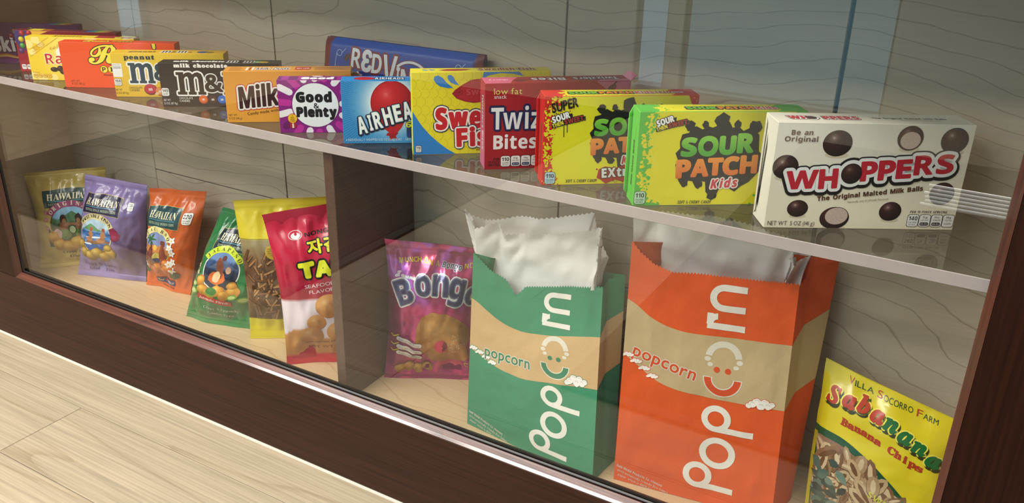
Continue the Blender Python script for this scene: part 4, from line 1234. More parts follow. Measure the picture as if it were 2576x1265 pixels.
def art_lentil(dark):
    w, h = (195, 73) if dark else (190, 75.5)
    a = Art(w, h)
    base, deep = ('2B1A17', '140C0B') if dark else ('E9BC22', 'F2D23A')
    a.rect(0, 0, w, h, grad('2E1C18', '1E1210', 0, h) if dark else grad('E8B81E', 'EBC531', 0, h), 0)
    fg, ol = ('F3EEE8', None) if dark else ('1C2226', None)
    y0 = 20.8 if dark else 24
    mw = 46 if dark else 43
    hh = 37.5 if dark else 35
    ink = '2E1713' if dark else '1C3440'
    out = 'F2F0EC' if dark else 'F6F3E8'
    # m & m 's as one outlined word
    for col, z, r in ((out, 2, 2.6), (ink, 3, 0.0)):
        slab_m(a, 27, y0, mw, hh, col, z, r)
        slab_m(a, 27 + mw + 29, y0, mw, hh, col, z, r)
        a.text('&', 27 + mw + 14, y0 + 6, 25, col, 's', w=27, al='c', z=z + (2 if not r else 2), off=0.03, out=())
        if r:
            for j in range(12):
                t = 2 * PI * j / 12
                a.text('&', 27 + mw + 14 + 1.8 * math.cos(t), y0 + 6 + 1.8 * math.sin(t), 25, col, 's', w=27, al='c', z=4, off=0.03)
        a.text("'s", 27 + 2 * mw + 32, y0 + 2, 26, col, 's', w=16, z=z, off=0.05 if r else 0.0)
    if dark:
        a.text('milk chocolate', 25.5, 66.4, 5.6, fg, 's', w=86, z=2, off=0.05)
        pill(a, 0.8, 18.5, 12.6, 31.6, '140', fg='2A1512', z=3)
        a.text('CHOCOLATE', 28, 13.2, 3.4, fg, '', w=22, z=2, off=0.012); a.text('CANDIES', 28, 8.6, 3.4, fg, '', w=17, z=2, off=0.012)
        a.text('NET WT', 2.4, 9.8, 3.4, fg, '', w=11, z=2, off=0.015); a.text('3.1 OZ (87.9g)', 2.2, 4.4, 3.4, fg, '', w=22, z=2, off=0.015)
        for x, c, d in ((67.4, 'E2682E', 'A83E18'), (83, '4A2A20', '2A1410'), (98, '2E6CC8', '173F8A'), (116, 'D8B62A', '9A7A16'), (134, '3E9A3A', '226A22')): lentil(a, x, 12.8, 7.6, 7.4, c, d, 5)
    else:
        a.text('peanut', 22, 65.4, 7.2, '16252E', 's', w=51, z=2, off=0.03)
        a.rrect(-0.4, 34.8, 16.4, 58, 1.0, 'F4F2EA', 2)
        a.text('scan for', 1.4, 55, 1.8, '5A5248', '', w=13, z=3, off=0.02); a.rect(1.4, 52.6, 14.6, 53.6, 'B8B2A6', 3)
        a.text('rewards', 2, 49.4, 2.2, '1A1814', 'b', w=12.5, z=3)
        pill(a, 0.6, 20, 12.4, 31.6, '150', fg='2A1512', z=3)
        a.text('CHOCOLATE', 24, 14.6, 3.4, '3A2410', '', w=22, z=2, off=0.012); a.text('CANDIES', 24, 10.2, 3.4, '3A2410', '', w=17, z=2, off=0.012)
        a.text('NET WT', 0.8, 10.8, 3.4, '2A1A0C', '', w=11, z=2, off=0.015); a.text('3.1 OZ (87.9g)', 0.8, 5.4, 3.4, '2A1A0C', '', w=21, z=2, off=0.015)
        lentil(a, 59.9, 13.4, 11, 9.6, 'C2293A', '7A1420', 5); lentil(a, 76, 10, 9, 8, 'E08A4A', 'A85A24', 4)
        a.ell(70, 6, 4, 2.6, 'E8C48A', 6, 14, 0.3)
    t = Art(w, 32)
    t.rect(0, 0, w, 32, '191210' if dark else 'DDB120', 0)
    c = 'E8E2DC' if dark else '5A3E14'
    t.text('milk chocolate' if dark else 'peanut', 22 if dark else 28, 11, 10, c, 's', w=82 if dark else 44, z=1, off=0.03)
    for x0 in (110 if dark else 82,):
        for col, z, r in (('D8D2CC' if dark else 'F2EEDC', 1, 1.8), ('1A0E0C', 2, 0)):
            slab_m(t, x0, 8, 16, 16, col, z, r, 8); slab_m(t, x0 + 27, 8, 16, 16, col, z, r, 8)
            t.text('&', x0 + 21.5, 9, 12, col, 's', w=11, al='c', z=z + 1)
        t.text('s', x0 + 46, 9, 10, 'F2EEE4' if dark else '1A0E0C', 's', w=6, z=2)
    t.ell(w - 38, 15, 10, 9, '2E8A3A' if dark else '2A5A8A', 1, 18); t.ell(w - 26, 13, 8, 6, 'D8B62A' if dark else '7A6A2A', 2, 18)
    return a, t
a, t = art_lentil(True)
carton('candy_box', 'dark brown chocolate candy box lettered in white', -1.212, 0.041, 34, 195, 73, 31, '1C1210', a, t)
a, t = art_lentil(False)
carton('candy_box', 'golden yellow peanut candy box with a white label patch', -1.334, 0.043, 34, 190, 75.5, 34, 'DDB01F', a, t)

# --- peanut butter candy (orange)
def art_reese():
    w, h = 204, 81
    a = Art(w, h)
    a.rect(0, 0, w, h, grad('F0501C', 'EC5420', 0, h), 0)
    a.text("Reese's", 50, 43.5, 31, 'F4E24A', 'c', w=136, rot=0.05, z=1, out=[(0.9, 'F4E24A'), (2.3, '1B100C')])
    for i, ch in enumerate('PIECES'):
        a.ell(73.5 + i * 13.6, 33.8, 7.0, 7.0, '1B100C', 1, 24); a.ell(73.5 + i * 13.6, 33.8, 6.2, 6.2, 'F4DE3C', 2, 24)
        a.text(ch, 73.5 + i * 13.6, 30.0, 7.6, '1B100C', 'b', al='c', w=6.4, z=3)
    a.text('PEANUT BUTTER CANDY', 72, 22.4, 2.6, '3A120A', 'b', w=56, z=2)
    a.text('NET WT', 12, 10.2, 3.6, '6A2410', '', w=15, z=1, off=0.01); a.text('4 OZ (113 g)', 12, 5.4, 3.6, '6A2410', '', w=23, z=1, off=0.01)
    t = Art(w, 27)
    t.rect(0, 0, w, 27, 'DF4A20', 0)
    t.text("Reese's", 40, 7, 13, 'E8C83A', 'c', w=46, z=2, off=0.03, out=[(1.2, '5A1E0E')])
    t.text('PIECES', 92, 8, 10, 'E8C83A', 'b', w=34, z=2, out=[(1.0, '5A1E0E')])
    return a, t
a, t = art_reese()
carton('candy_box', 'bright orange peanut butter candy box with yellow script', -1.468, 0.039, 31.3, 204, 81, 27, 'E84A1C', a, t)

# --- chocolate raisins (yellow)
def art_raisin():
    w, h = 200, 79.5
    a = Art(w, h)
    def yl(p):
        d = np.clip(np.hypot(p[:, 0] - 78, p[:, 1] - 48) / 60, 0, 1)[:, None]
        return hexa('F7EFA8') * (1 - d) + hexa('F2CF2A') * d
    a.rect(0, 0, w, h, yl, 0, 20, 10)
    for x, y, r in ((4, 66, 9), (18, 74, 8), (9, 52, 7), (26, 66, 6), (4, 8, 8), (20, 4, 9), (42, 6, 7), (120, 70, 14), (140, 60, 9)): a.ell(x, y, r, r * 0.86, 'F6E58A', 1, 18)
    a.stroke([(4, 55), (45, 80)], 0.6, 'C98A2A', 2, False); a.stroke([(4, 43), (62, 80)], 0.6, 'C98A2A', 2, False)
    a.text('NO ARTIFICIAL', 13, 56, 3.2, 'C0762A', '', w=24, rot=0.55, z=2, off=0.015); a.text('FLAVORS OR COLORS', 12, 51, 3.0, 'C0762A', '', w=27, rot=0.55, z=2, off=0.015)
    a.ell(92, 56, 40, 17, 'FBF8E8', 2, 32, 0.15)
    a.text('California', 43, 55, 5.4, 'D8A03A', 'c', w=32, rot=0.4, z=3)
    a.text('Raisinets', 31.5, 30.5, 18.5, 'C3202C', 'b', w=118, rot=0.03, z=4, off=-0.005, out=[(1.4, 'F6EFC0')])
    for x, y, rx, ry, rt in ((44, 20.5, 7, 4.4, 0.1), (56, 22, 6.6, 5.6, 0.7), (60, 16, 6, 4.4, -0.6), (70, 19, 7, 4.6, 0.2), (80, 15, 6, 4.4, 0)):
        a.ball(x, y, rx, ry, '140B0A', '2E1A16', '8A6A5C', 5, 18, 5)
    for i in range(4): a.rrect(3.6 + i * 8.8, 4.6, 11.4 + i * 8.8, 11.4, 2.4, 'C8742A', 3); a.rrect(4.3 + i * 8.8, 5.3, 10.7 + i * 8.8, 10.7, 2.0, 'EFD24A', 4); a.text(('180', '5g', '15g', '28g')[i], 7.5 + i * 8.8, 7.4, 2.2, 'B8641E', 'b', al='c', w=4.4, z=5)
    a.text('PER SERVING', 3.4, 13.6, 1.6, 'B8641E', '', w=12, z=4, off=0.02)
    t = Art(w, 25)
    t.rect(0, 0, w, 25, 'E8C82E', 0)
    t.text('Raisinets', 48, 7, 11, '6A4418', 'b', w=52, z=1)
    t.rect(126, 0, w, 25, 'A82430', 1)
    t.poly([(165, 0), (196, 0), (196, 25), (168, 25), (168, 14), (160, 12)], 'E5D84A', 2); t.rect(174, 2, 193, 14, 'B0284A', 3)
    t.text('XL', 183, 4, 7, 'EBC0C8', 'b', al='c', w=9, z=4)
    return a, t
a, t = art_raisin()
carton('candy_box', 'pale yellow chocolate raisin box with red lettering', -1.572, 0.043, 30, 200, 79.5, 25, 'EBCB2C', a, t)

# --- fruit chew boxes at the far end
def art_chew(red):
    w, h = (200, 79) if red else (180, 79)
    a = Art(w, h)
    a.rect(0, 0, w, h, grad('A8122A', '7A0E22', 0, h) if red else grad('6E2A78', '4A1A56', 0, h), 0)
    pal = ['C8202E', 'E8862A', 'EFD83A', '3E9A3E', '3A4A9A', '7A3A8A']
    if red:
        a.poly([(0, 79), (26, 79), (20, 66), (16, 52), (20, 40), (8, 44), (0, 60)], '3A2A6A', 1)
        a.poly([(26, 79), (70, 79), (50, 72), (30, 70)], 'E8B43A', 1)
        for x, y, k in ((16, 73.5, 0), (12.5, 62, 2), (13, 50, 3), (24, 66, 4), (30, 74, 0), (9, 40, 5)): a.ball(x, y, 5.4, 5.2, *(('6A0E18', 'B8202E', 'E89A9A') if k == 0 else ('9A7A16', 'E8D23A', 'F8F0B0') if k == 2 else ('1E5A22', '4AA64A', 'B8E0A8') if k == 3 else ('1A2560', '3A4AA0', 'A0B0E8') if k == 4 else ('3A1648', '6A3478', 'B890C8')), z=3, n=18, k=4)
        for i in range(3): a.rrect(4 + i * 10.4, 5, 13 + i * 10.4, 14.4, 2.4, 'F0ECE8', 3); a.text(('120', '0g', '5mg')[i], 8.5 + i * 10.4, 9.4, 3, '2A1512', 'b', al='c', w=6.4, z=4)
        a.text('Skittles', 40, 28, 26, 'F4F4F2', 'b', w=110, z=4, rot=0.06, out=[(1.8, '5A0A1A')])
    else:
        a.text('Skittles', 8, 24, 27, 'F2F2F6', 'b', w=112, z=4, rot=0.05, off=0.02, out=[(1.8, '3A1248')])
        a.text('Wild Berry', 49, 61, 8, 'E8D83A', 'c', w=58, rot=0.1, z=4)
        for i, c in enumerate(pal[:5]): a.poly([(0, 19 - i * 2), (30, 21 - i * 2), (60, 14 - i * 1.4), (120, 16 - i * 1.4), (120, 14.6 - i * 1.4), (60, 12.4 - i * 1.4), (30, 19 - i * 2), (0, 17 - i * 2)], ('C8702A', 'E0A83A', 'E8D88A', 'A83A6A', '6A2A7A')[i], 2)
        a.ball(46.5, 56, 4.4, 4.2, '6A0E28', 'B8304A', 'E8A0B0', 5, 16, 4); a.ball(4, 14, 6, 5.6, '1E4A22', '3E8A4A', 'A8D8A8', 5, 16, 4)
        a.ell(30, 6, 46, 4, '8A3A9A', 1, 24)
    t = Art(w, 22)
    t.rect(0, 0, w, 22, '6A1228' if red else '4A1E58', 0)
    for i, c in enumerate(('2A4A8A', '3A7AB8', '3E9A5E', 'B8B83A', 'D8B45A', 'C87A3A')): t.poly([(w - 66 + i * 8, 0), (w - 57 + i * 8, 0), (w - 53 + i * 8, 22), (w - 60 + i * 8, 22)], c, 1)
    if red:
        t.rect(28, 0, 52, 22, 'E8D03A', 1)
        for i in range(5): t.rect(52 + i * 4, 0, 54 + i * 4, 22, ('E89A2A', 'D8642A')[i % 2], 1)
    return a, t
a, t = art_chew(True)
carton('candy_box', 'crimson fruit chew box tucked behind the pale yellow one', -1.658, 0.075, 27, 200, 79, 22, '8A1228', a, t)
a, t = art_chew(False)
carton('candy_box', 'purple fruit chew box at the far left end of the shelf', -1.772, 0.090, 30, 180, 79, 22, '5A2066', a, t)

# --- licorice tray lying along the back
def licorice_tray():
    L, H, D = 300, 118, 24
    o = empty('licorice_tray', (-0.9865, 0.1985, ZS + 0.0001), math.radians(1.6))
    nu, nv = 40, 16
    U, V = np.meshgrid(np.linspace(0, 1, nu + 1), np.linspace(0, 1, nv + 1), indexing='ij')
    X = (U - 0.0) * L / 1000 + (1 - V) * -0.012 * (1 - U)
    X = X - 0.008 * (1 - V) * 1.0
    rnd = lambda q: np.clip(1 - np.abs(2 * q - 1) ** 8, 0, 1) ** 0.5
    dep = rnd(V) * (0.35 + 0.65 * sstep(0, 0.045, U) * sstep(0, 0.045, 1 - U))
    nz = 0.0012 * fbm(U * 16, V * 6, 1.5)
    nz = nz
    Y = -(dep * D / 2000 + nz * rnd(V)) + 0.006
    Z = V * H / 1000
    P = np.stack([X, Y, Z], -1)
    Pb = np.stack([X, 0.012 + 0 * X + dep * 0.010, Z], -1)
    def pc(U, V):
        c = np.zeros(U.shape + (3,)) + hexa('1E3F8E')
        e = (U < 0.055) | (U > 0.955)
        c[e] = hexa('6E1E28')
        return c
    sheet_obj('wrapper', P, lin_arr(pc(U, V)), MAT_CARTON, o)
    sheet_obj('wrapper_back', Pb, lin_arr(pc(U, V)), MAT_FILM, o, flip=True)
    a = Art(L, H)
    a.rect(17, 0, L - 13, H, grad('0C3A8C', '0F48AC', 20, H), 1, 20, 8)
    # lettering with swash
    for r, c, z in ((3.2, '7A2430', 3), (0, 'DCE6EE', 5)):
        for ch, x, y, hh, ww, rt in (('R', 70, 75, 31, 19, -0.03), ('Ɛ', 91, 72, 30, 17, -0.03), ('D', 111, 70, 31, 19, -0.03), ('V', 136, 52, 50, 27, -0.02), ('I', 152, 49, 36, 7, -0.03), ('N', 168, 47, 36, 21, -0.03), ('Ɛ', 188, 50, 32, 16, -0.03), ('S', 206, 47, 36, 17, -0.03)):
            k = 'b' if ch != 'Ɛ' else ''
            if r:
                for j in range(10):
                    q = 2 * PI * j / 10
                    a.text(ch, x + r * math.cos(q), y + r * math.sin(q), hh, c, k, w=ww, al='c', rot=rt, z=z)
            a.text(ch, x, y, hh, c, k, w=ww, al='c', rot=rt, z=z, off=0.0 if k or r else 0.05)
        a.ring(176, 66, 32 - r * 0.4, 36.5 + r * 0.4, c, z, 24, 0.45, 2.4, 0.85); a.ring(104, 80, 30 - r * 0.4, 34 + r * 0.4, c, z, 24, 3.55, 5.35, 0.85)
    for cx in (36, 262):
        th = np.linspace(0, 2 * PI, 26)
        a.stroke([(cx + 5 * math.cos(q), 96 + 5 * math.sin(q)) for q in th] + [(cx + 12, 104)], 0.9, 'A9C8E8', 3, False)
        a.stroke([(cx - 5, 96), (cx - 7, 84), (cx - 8, 66)], 0.9, 'A9C8E8', 3, False)
        a.ell(cx + 16, 90, 8, 4.2, '3A2430', 3, 14, 0.9); a.stroke([(cx + 12, 84), (cx + 20, 96)], 0.6, '8A5A5A', 4, False)
    a.ring(40, 52, 17, 18, 'A9C8E8', 3, 30); a.ring(40, 52, 13, 13.6, 'A9C8E8', 3, 30)
    a.text('MADE WITH LICORICE', 40, 66.5, 2.6, 'A9C8E8', '', w=24, al='c', z=3, arc=16)
    a.text('ORIGINAL RED LICORICE TWISTS', 92, 30, 6, 'C8D8E8', '', w=120, z=3, off=0.01)
    Patch(P, L, H).lay('printed_artwork', a, MAT_CARTON, o)
    tag(o, 'blue wrapped licorice tray standing behind the candy boxes against the back', 'licorice pack')
licorice_tray()

# ------------------------------------------------------------------ snack bags on the deck
def mixc(a, b, t): return a * (1 - t[..., None]) + b * t[..., None]
def potato(a, x, y, r, z, rot=0.0, c=('A8701E', 'E0A83C', 'F2D27A')):
    a.ell(x, y, r * 1.05, r * 0.82, c[0], z, 16, rot, 0.06); a.ball(x, y, r * 0.95, r * 0.72, c[0], c[1], c[2], z + 1, 16, 4)
def leaf(a, x, y, l, w, rot, col, z):
    pts = [(-l / 2, 0), (-l * 0.2, w / 2), (l * 0.2, w * 0.42), (l / 2, 0), (l * 0.2, -w * 0.42), (-l * 0.2, -w / 2)]
    c, s = math.cos(rot), math.sin(rot)
    a.poly([(x + p * c - q * s, y + p * s + q * c) for p, q in pts], col, z)
def flower(a, x, y, r, z, c='F2EEEA'):
    for k in range(5):
        t = 2 * PI * k / 5 + x
        leaf(a, x + r * 0.6 * math.cos(t), y + r * 0.6 * math.sin(t), r * 1.2, r * 0.75, t, c, z)
    a.ell(x, y, r * 0.25, r * 0.25, 'E8C84A', z + 1, 8)
def chip_bag(kind):
    """kettle chip bag print: banner, round picture under an arched ribbon, chips"""
    K = dict(
        gold=dict(ban=(0.17, 0.645, 0.86, 0.825), bc='23403C', rib='9A4A72', rt='ORIGINAL', rc='F2E6D0', cx=0.50, cy=0.475, rx=0.27, ry=0.185, sub='Crispy & Crunchy', sub2='Gluten Free', tc='4A3A1A', tx=0.56, ty=0.155),
        violet=dict(ban=(0.09, 0.66, 0.70, 0.845), bc='2A2444', rib='D8CB96', rt='SWEET MAUI ONION', rc='2A2010', cx=0.34, cy=0.455, rx=0.245, ry=0.165, sub='Crispy & Crunchy', sub2='Gluten Free', tc='6A589A', tx=0.36, ty=0.125),
        orange=dict(ban=(0.075, 0.645, 0.735, 0.845), bc='25484C', rib='E8DD9A', rt='LUAU BBQ', rc='221A0C', cx=0.355, cy=0.435, rx=0.265, ry=0.175, sub='Hot & Spicy!', sub2='', tc='F2EEE0', tx=0.5, ty=0.15),
        green=dict(ban=(0.22, 0.685, 0.86, 0.86), bc='1A2A30', rib='C8D83A', rt='JALAPEÑO', rc='1A2A10', cx=0.47, cy=0.515, rx=0.27, ry=0.165, sub='Crispy & Crunchy', sub2='Gluten Free', tc='D8E0D0', tx=0.55, ty=0.145))[kind]
    def make(W, H):
        a = Art(W, H)
        X = lambda u: u * W; Y = lambda v: v * H
        x0, y0, x1, y1 = K['ban']
        a.poly([(X(x0), Y(y0)), (X((x0 + x1) / 2), Y(y0) + 2.5), (X(x1), Y(y0) - 1), (X(x1) + 1, Y(y1)), (X((x0 + x1) / 2), Y(y1) + 2), (X(x0) + 1, Y(y1) - 1)], 'C8B46A', 2)
        a.poly([(X(x0) + 0.8, Y(y0) + 0.8), (X((x0 + x1) / 2), Y(y0) + 3.3), (X(x1) - 0.8, Y(y0)), (X(x1), Y(y1) - 0.8), (X((x0 + x1) / 2), Y(y1) + 1.2), (X(x0) + 1.8, Y(y1) - 1.8)], K['bc'], 3)
        bw = X(x1 - x0); bh = Y(y1 - y0); bx = X((x0 + x1) / 2)
        a.text('HAWAIIAN', bx, Y(y0) + bh * 0.46, bh * 0.32, 'EFE6C0', 's', w=bw * 0.82, al='c', z=4, shear=0.12)
        a.rect(bx - bw * 0.4, Y(y0) + bh * 0.38, bx + bw * 0.4, Y(y0) + bh * 0.405, '5AA0B8', 4)
        a.text('KETTLE STYLE POTATO CHIPS', bx, Y(y0) + bh * 0.17, bh * 0.12, 'B8C4A0', 's', w=bw * 0.8, al='c', z=4)
        cx, cy, rx, ry = X(K['cx']), Y(K['cy']), X(K['rx']), Y(K['ry'])
        # round scene: sky, mountain, sea or garden, figures as loose shapes
        a.ell(cx, cy, rx * 1.06, ry * 1.06, {'gold': '5A3A2A', 'violet': 'E8D8A0', 'orange': 'D8B04A', 'green': 'E8E8D8'}[kind], 4, 36)
        def scn(p):
            t = ((p[:, 1] - cy) / ry)[:, None]
            if kind == 'gold':
                return np.where(t > 0.35, hexa('7AAAC8') + 30 * t, np.where(t > 0.0, hexa('4A6A4A'), hexa('2E4A2A')))
            if kind == 'violet':
                return np.where(t > 0.3, hexa('B8D0E0'), np.where(t > -0.55, hexa('4A7AB8') + 40 * np.sin(t * 30), hexa('2A5AA0')))
            if kind == 'orange':
                return np.where(t > 0.2, hexa('8A9AC8'), np.where(t > -0.2, hexa('D88A4A'), hexa('7A4A4A')))
            return np.where(t > 0.5, hexa('6A8ABA'), np.where(t > 0.0, hexa('34507A'), hexa('1E2A44')))
        th = np.linspace(0, 2 * PI, 37)
        for r0, r1 in zip(np.linspace(0, 1, 9)[:-1], np.linspace(0, 1, 9)[1:]):
            A = np.stack([cx + rx * r0 * np.cos(th), cy + ry * r0 * np.sin(th)], 1); B = np.stack([cx + rx * r1 * np.cos(th), cy + ry * r1 * np.sin(th)], 1)
            a.tris(np.concatenate([np.stack([A[:-1], B[:-1], B[1:]], 1), np.stack([A[:-1], B[1:], A[1:]], 1)]), scn, 5)
        E = lambda u, v, p, q, c, z=6, r=0.0: a.ell(cx + rx * u, cy + ry * v, rx * p, ry * q, c, z, 14, r, 0.05)
        if kind == 'gold':
            a.poly([(cx - rx * 0.8, cy + ry * 0.2), (cx - rx * 0.2, cy + ry * 0.55), (cx + rx * 0.1, cy + ry * 0.75), (cx + rx * 0.4, cy + ry * 0.5), (cx + rx * 0.85, cy + ry * 0.2)], '4E7A56', 6)
            for s in (-1, 1):
                E(s * 0.38, 0.28, 0.17, 0.3, '2A1812', 7); E(s * 0.36, 0.2, 0.10, 0.14, '9A6A48', 8); E(s * 0.4, -0.12, 0.22, 0.3, '8A5A3C', 7); E(s * 0.2, 0.0, 0.3, 0.08, '9A6A48', 8, s * -0.2); E(s * 0.42, -0.55, 0.3, 0.3, '5A7A3A', 7)
            E(0, -0.3, 0.16, 0.2, 'A8B88A', 8); E(-0.75, -0.5, 0.2, 0.3, 'C8A0A0', 7)
        elif kind == 'violet':
            a.poly([(cx - rx * 0.9, cy + ry * 0.3), (cx - rx * 0.3, cy + ry * 0.7), (cx + rx * 0.2, cy + ry * 0.45), (cx + rx * 0.5, cy + ry * 0.3)], '6A9A6A', 6)
            for u in (-0.25, 0.5): E(u, 0.05, 0.14, 0.24, 'C88A5A', 8); E(u + 0.03, 0.38, 0.1, 0.12, 'B85A3A', 8); E(u - 0.1, -0.25, 0.25, 0.14, 'B87A4A', 8)
            E(0.15, -0.38, 0.8, 0.1, '8A5A34', 7, 0.08); E(0.0, -0.1, 0.7, 0.05, 'E8F0F4', 7, 0.1); E(-0.5, -0.55, 0.35, 0.05, 'DCE8F0', 7)
        elif kind == 'orange':
            for k in range(6): leaf(a, cx - rx * 0.45 + rx * 0.2 * math.cos(k), cy + ry * 0.55 + ry * 0.16 * math.sin(k), rx * 0.55, ry * 0.1, k * 1.05, '2E6A3A', 7)
            E(-0.42, 0.1, 0.05, 0.4, '5A3A24', 7); E(-0.1, 0.1, 0.16, 0.15, 'F2C05A', 7)
            E(0.52, 0.35, 0.26, 0.2, '7A3A2E', 8); E(0.5, -0.15, 0.3, 0.5, '8A4636', 8); E(-0.45, -0.3, 0.2, 0.4, '7A3E34', 8); E(0.05, -0.45, 0.24, 0.28, 'C8B45A', 7); E(0.1, -0.6, 0.3, 0.12, '3A3A5A', 8)
        else:
            a.poly([(cx - rx * 0.7, cy + ry * 0.1), (cx + rx * 0.1, cy + ry * 0.75), (cx + rx * 0.3, cy + ry * 0.55), (cx + rx * 0.95, cy + ry * 0.15)], '5A6A8A', 6)
            E(-0.05, 0.1, 0.2, 0.62, '8A4A2E', 8, 0.12); E(-0.1, -0.4, 0.5, 0.35, 'D86A2A', 7); E(-0.15, -0.35, 0.2, 0.3, 'F2D0A0', 8); E(0.45, 0.1, 0.16, 0.2, 'C8A080', 8); E(0.1, 0.7, 0.12, 0.14, '6A3420', 8); E(0.5, -0.6, 0.5, 0.3, '1A2438', 6)
        # arched ribbon with lettering
        a0 = 0.16 * PI
        a.ring(cx, cy, rx * 1.0, rx * 1.34, K['rib'], 9, 26, a0, PI - a0, ry / rx * 0.98)
        n = len(K['rt'])
        for i, ch in enumerate(K['rt']):
            t = PI - a0 - 0.14 - (PI - 2 * a0 - 0.28) * (i / (n - 1))
            if ch != ' ': a.text(ch, cx + rx * 1.08 * math.cos(t), cy + ry * 1.07 * math.sin(t), rx * 0.19, K['rc'], 's', al='c', rot=t - PI / 2, z=10, off=0.01)
        # chips below
        yc = cy - ry * 1.0
        cc = {'gold': ('B8802A', 'E8B84A', 'F6DC8A'), 'violet': ('8A6A20', 'D8AE4A', 'F0DC94'), 'orange': ('B8561A', 'E88A34', 'F2B060'), 'green': ('B87A20', 'E8A83A', 'F2CC6A')}[kind]
        for u, v, r in ((-1.0, 0.35, 0.3), (-0.75, -0.1, 0.34), (-0.3, -0.25, 0.36), (0.15, -0.05, 0.4), (0.55, -0.22, 0.36), (0.95, 0.0, 0.36), (0.8, 0.3, 0.26)):
            potato(a, cx + rx * u, yc + ry * v, rx * r, 11, u * 2, cc)
        if kind == 'violet':
            E(1.12, 0.3, 0.3, 0.3, '8A2A44', 4); E(1.2, 0.1, 0.34, 0.3, '9A3450', 4)
            pill(a, X(0.79), Y(0.735), X(0.79) + 13, Y(0.735) + 17, '220', z=4)
        if kind == 'orange':
            for (u, v) in ((-1.1, 0.55), (-1.15, 0.05), (-1.05, -0.55), (-0.95, -1.0), (1.2, 0.6), (1.1, 0.2), (1.25, -0.1), (1.3, -0.6), (1.05, -0.75), (1.2, -1.1)): flower(a, cx + rx * u, cy + ry * v, rx * 0.22, 12)
            for (u, v) in ((-1.0, -1.35), (1.35, -1.45), (1.15, -1.5)): leaf(a, cx + rx * u, cy + ry * v, rx * 0.6, ry * 0.4, 0.4, '2A4A34', 11)
            a.poly([(X(0.24), Y(0.075)), (X(0.66), Y(0.055)), (X(0.66), Y(0.115)), (X(0.24), Y(0.125))], '1E2A6A', 11)
            a.text('Hot & Spicy!', X(0.45), Y(0.08), 5.2, 'F2EEE0', 's', al='c', w=X(0.36), z=12, rot=-0.06)
            a.text('Gluten Free', X(0.5), Y(0.03), 4.6, '3A1408', 's', al='c', w=X(0.3), z=12, rot=-0.06)
            pill(a, X(0.775), Y(0.70), X(0.775) + 19, Y(0.70) + 24, '220', z=5)
        else:
            if kind == 'green':
                a.poly([(X(0.2), Y(0.245)), (X(0.72), Y(0.205)), (X(0.72), Y(0.255)), (X(0.62), Y(0.262)), (X(0.2), Y(0.29))], 'C8281E', 12)
                a.text('Jalapeño Fired!', X(0.455), Y(0.238), 5, 'F6EFE4', 's', al='c', w=X(0.44), rot=-0.09, z=13)
                for u, v, r in ((0.12, 0.30, 11), (0.10, 0.36, 9), (0.42, 0.32, 13), (0.86, 0.28, 11), (0.72, 0.30, 9)): a.ell(X(u), Y(v), r, r * 0.66, '6AA83A', 12, 18, 0.2); a.ell(X(u), Y(v), r * 0.7, r * 0.42, 'C8DC8A', 13, 16, 0.2)
                a.ell(X(0.42), Y(0.33), 12, 8, '3A7A34', 13, 16)
                for u, v in ((0.08, 0.52), (0.10, 0.46), (0.9, 0.42)): flower(a, X(u), Y(v), 5, 11, 'C8D8B0')
            a.text(K['sub'], X(K['tx']), Y(K['ty']), 6.2, K['tc'], 's', al='c', w=X(0.5), z=5, rot=-0.03); a.text(K['sub2'], X(K['tx']), Y(K['ty'] - 0.052), 6.2, K['tc'], 's', al='c', w=X(0.36), z=5, rot=-0.03)
            if kind == 'gold':
                a.poly([(X(0.16), Y(0.24)), (X(0.18), Y(0.46)), (X(0.26), Y(0.34)), (X(0.5), Y(0.24))], '2E4A2A', 1)
                for u, v in ((0.17, 0.6), (0.16, 0.53), (0.17, 0.44)): flower(a, X(u), Y(v), 5.5, 5, 'C88A9A')
        return a
    return make
def paint2(top, bot, spots=(), noise=8):
    A, B = hexa(top), hexa(bot)
    def f(U, V):
        c = mixc(B, A, V)
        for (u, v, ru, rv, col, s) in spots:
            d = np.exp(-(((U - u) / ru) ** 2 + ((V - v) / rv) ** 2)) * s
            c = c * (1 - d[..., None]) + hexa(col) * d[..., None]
        return c + noise * fbm(U * 9, V * 9, 2.0)[..., None]
    return f
pillow_bag('chip_bag', 'gold chip bag at the far left, partly behind the violet one', (-1.758, .086, ZD), (-1.634, .208, ZD), (-1.768, .098, .347), (-1.650, .212, .352),
           paint2('B09A4C', 'DCC47C'), chip_bag('gold'), thick=0.022, seed=1.3, back='C8B468', inset=0.06)
pillow_bag('chip_bag', 'violet chip bag between the gold and the orange bags', (-1.661, .111, ZD), (-1.507, .167, ZD), (-1.641, .156, .353), (-1.503, .202, .342),
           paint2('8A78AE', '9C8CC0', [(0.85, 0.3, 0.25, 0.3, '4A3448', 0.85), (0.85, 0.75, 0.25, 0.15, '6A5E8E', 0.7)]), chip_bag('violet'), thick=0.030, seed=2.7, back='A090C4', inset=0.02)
pillow_bag('chip_bag', 'orange barbecue chip bag with white blossoms', (-1.495, .158, ZD), (-1.377, .172, ZD), (-1.475, .186, .345), (-1.324, .202, .362),
           paint2('C8602A', 'D8662A', [(0.9, 0.4, 0.18, 0.4, 'B8521C', 0.7)]), chip_bag('orange'), thick=0.028, seed=4.1, back='C8602A', inset=0.015)
pillow_bag('chip_bag', 'green jalapeno chip bag slumped against the yellow topped bag', (-1.308, .096, ZD), (-1.163, .130, ZD), (-1.235, .156, .360), (-1.118, .180, .358),
           paint2('1E6A38', '2E8A4A', [(0.3, 0.05, 0.5, 0.05, '8A8A6A', 0.6)]), chip_bag('green'), thick=0.034, seed=5.9, back='2A7A42', inset=-0.02, wr=1.2)

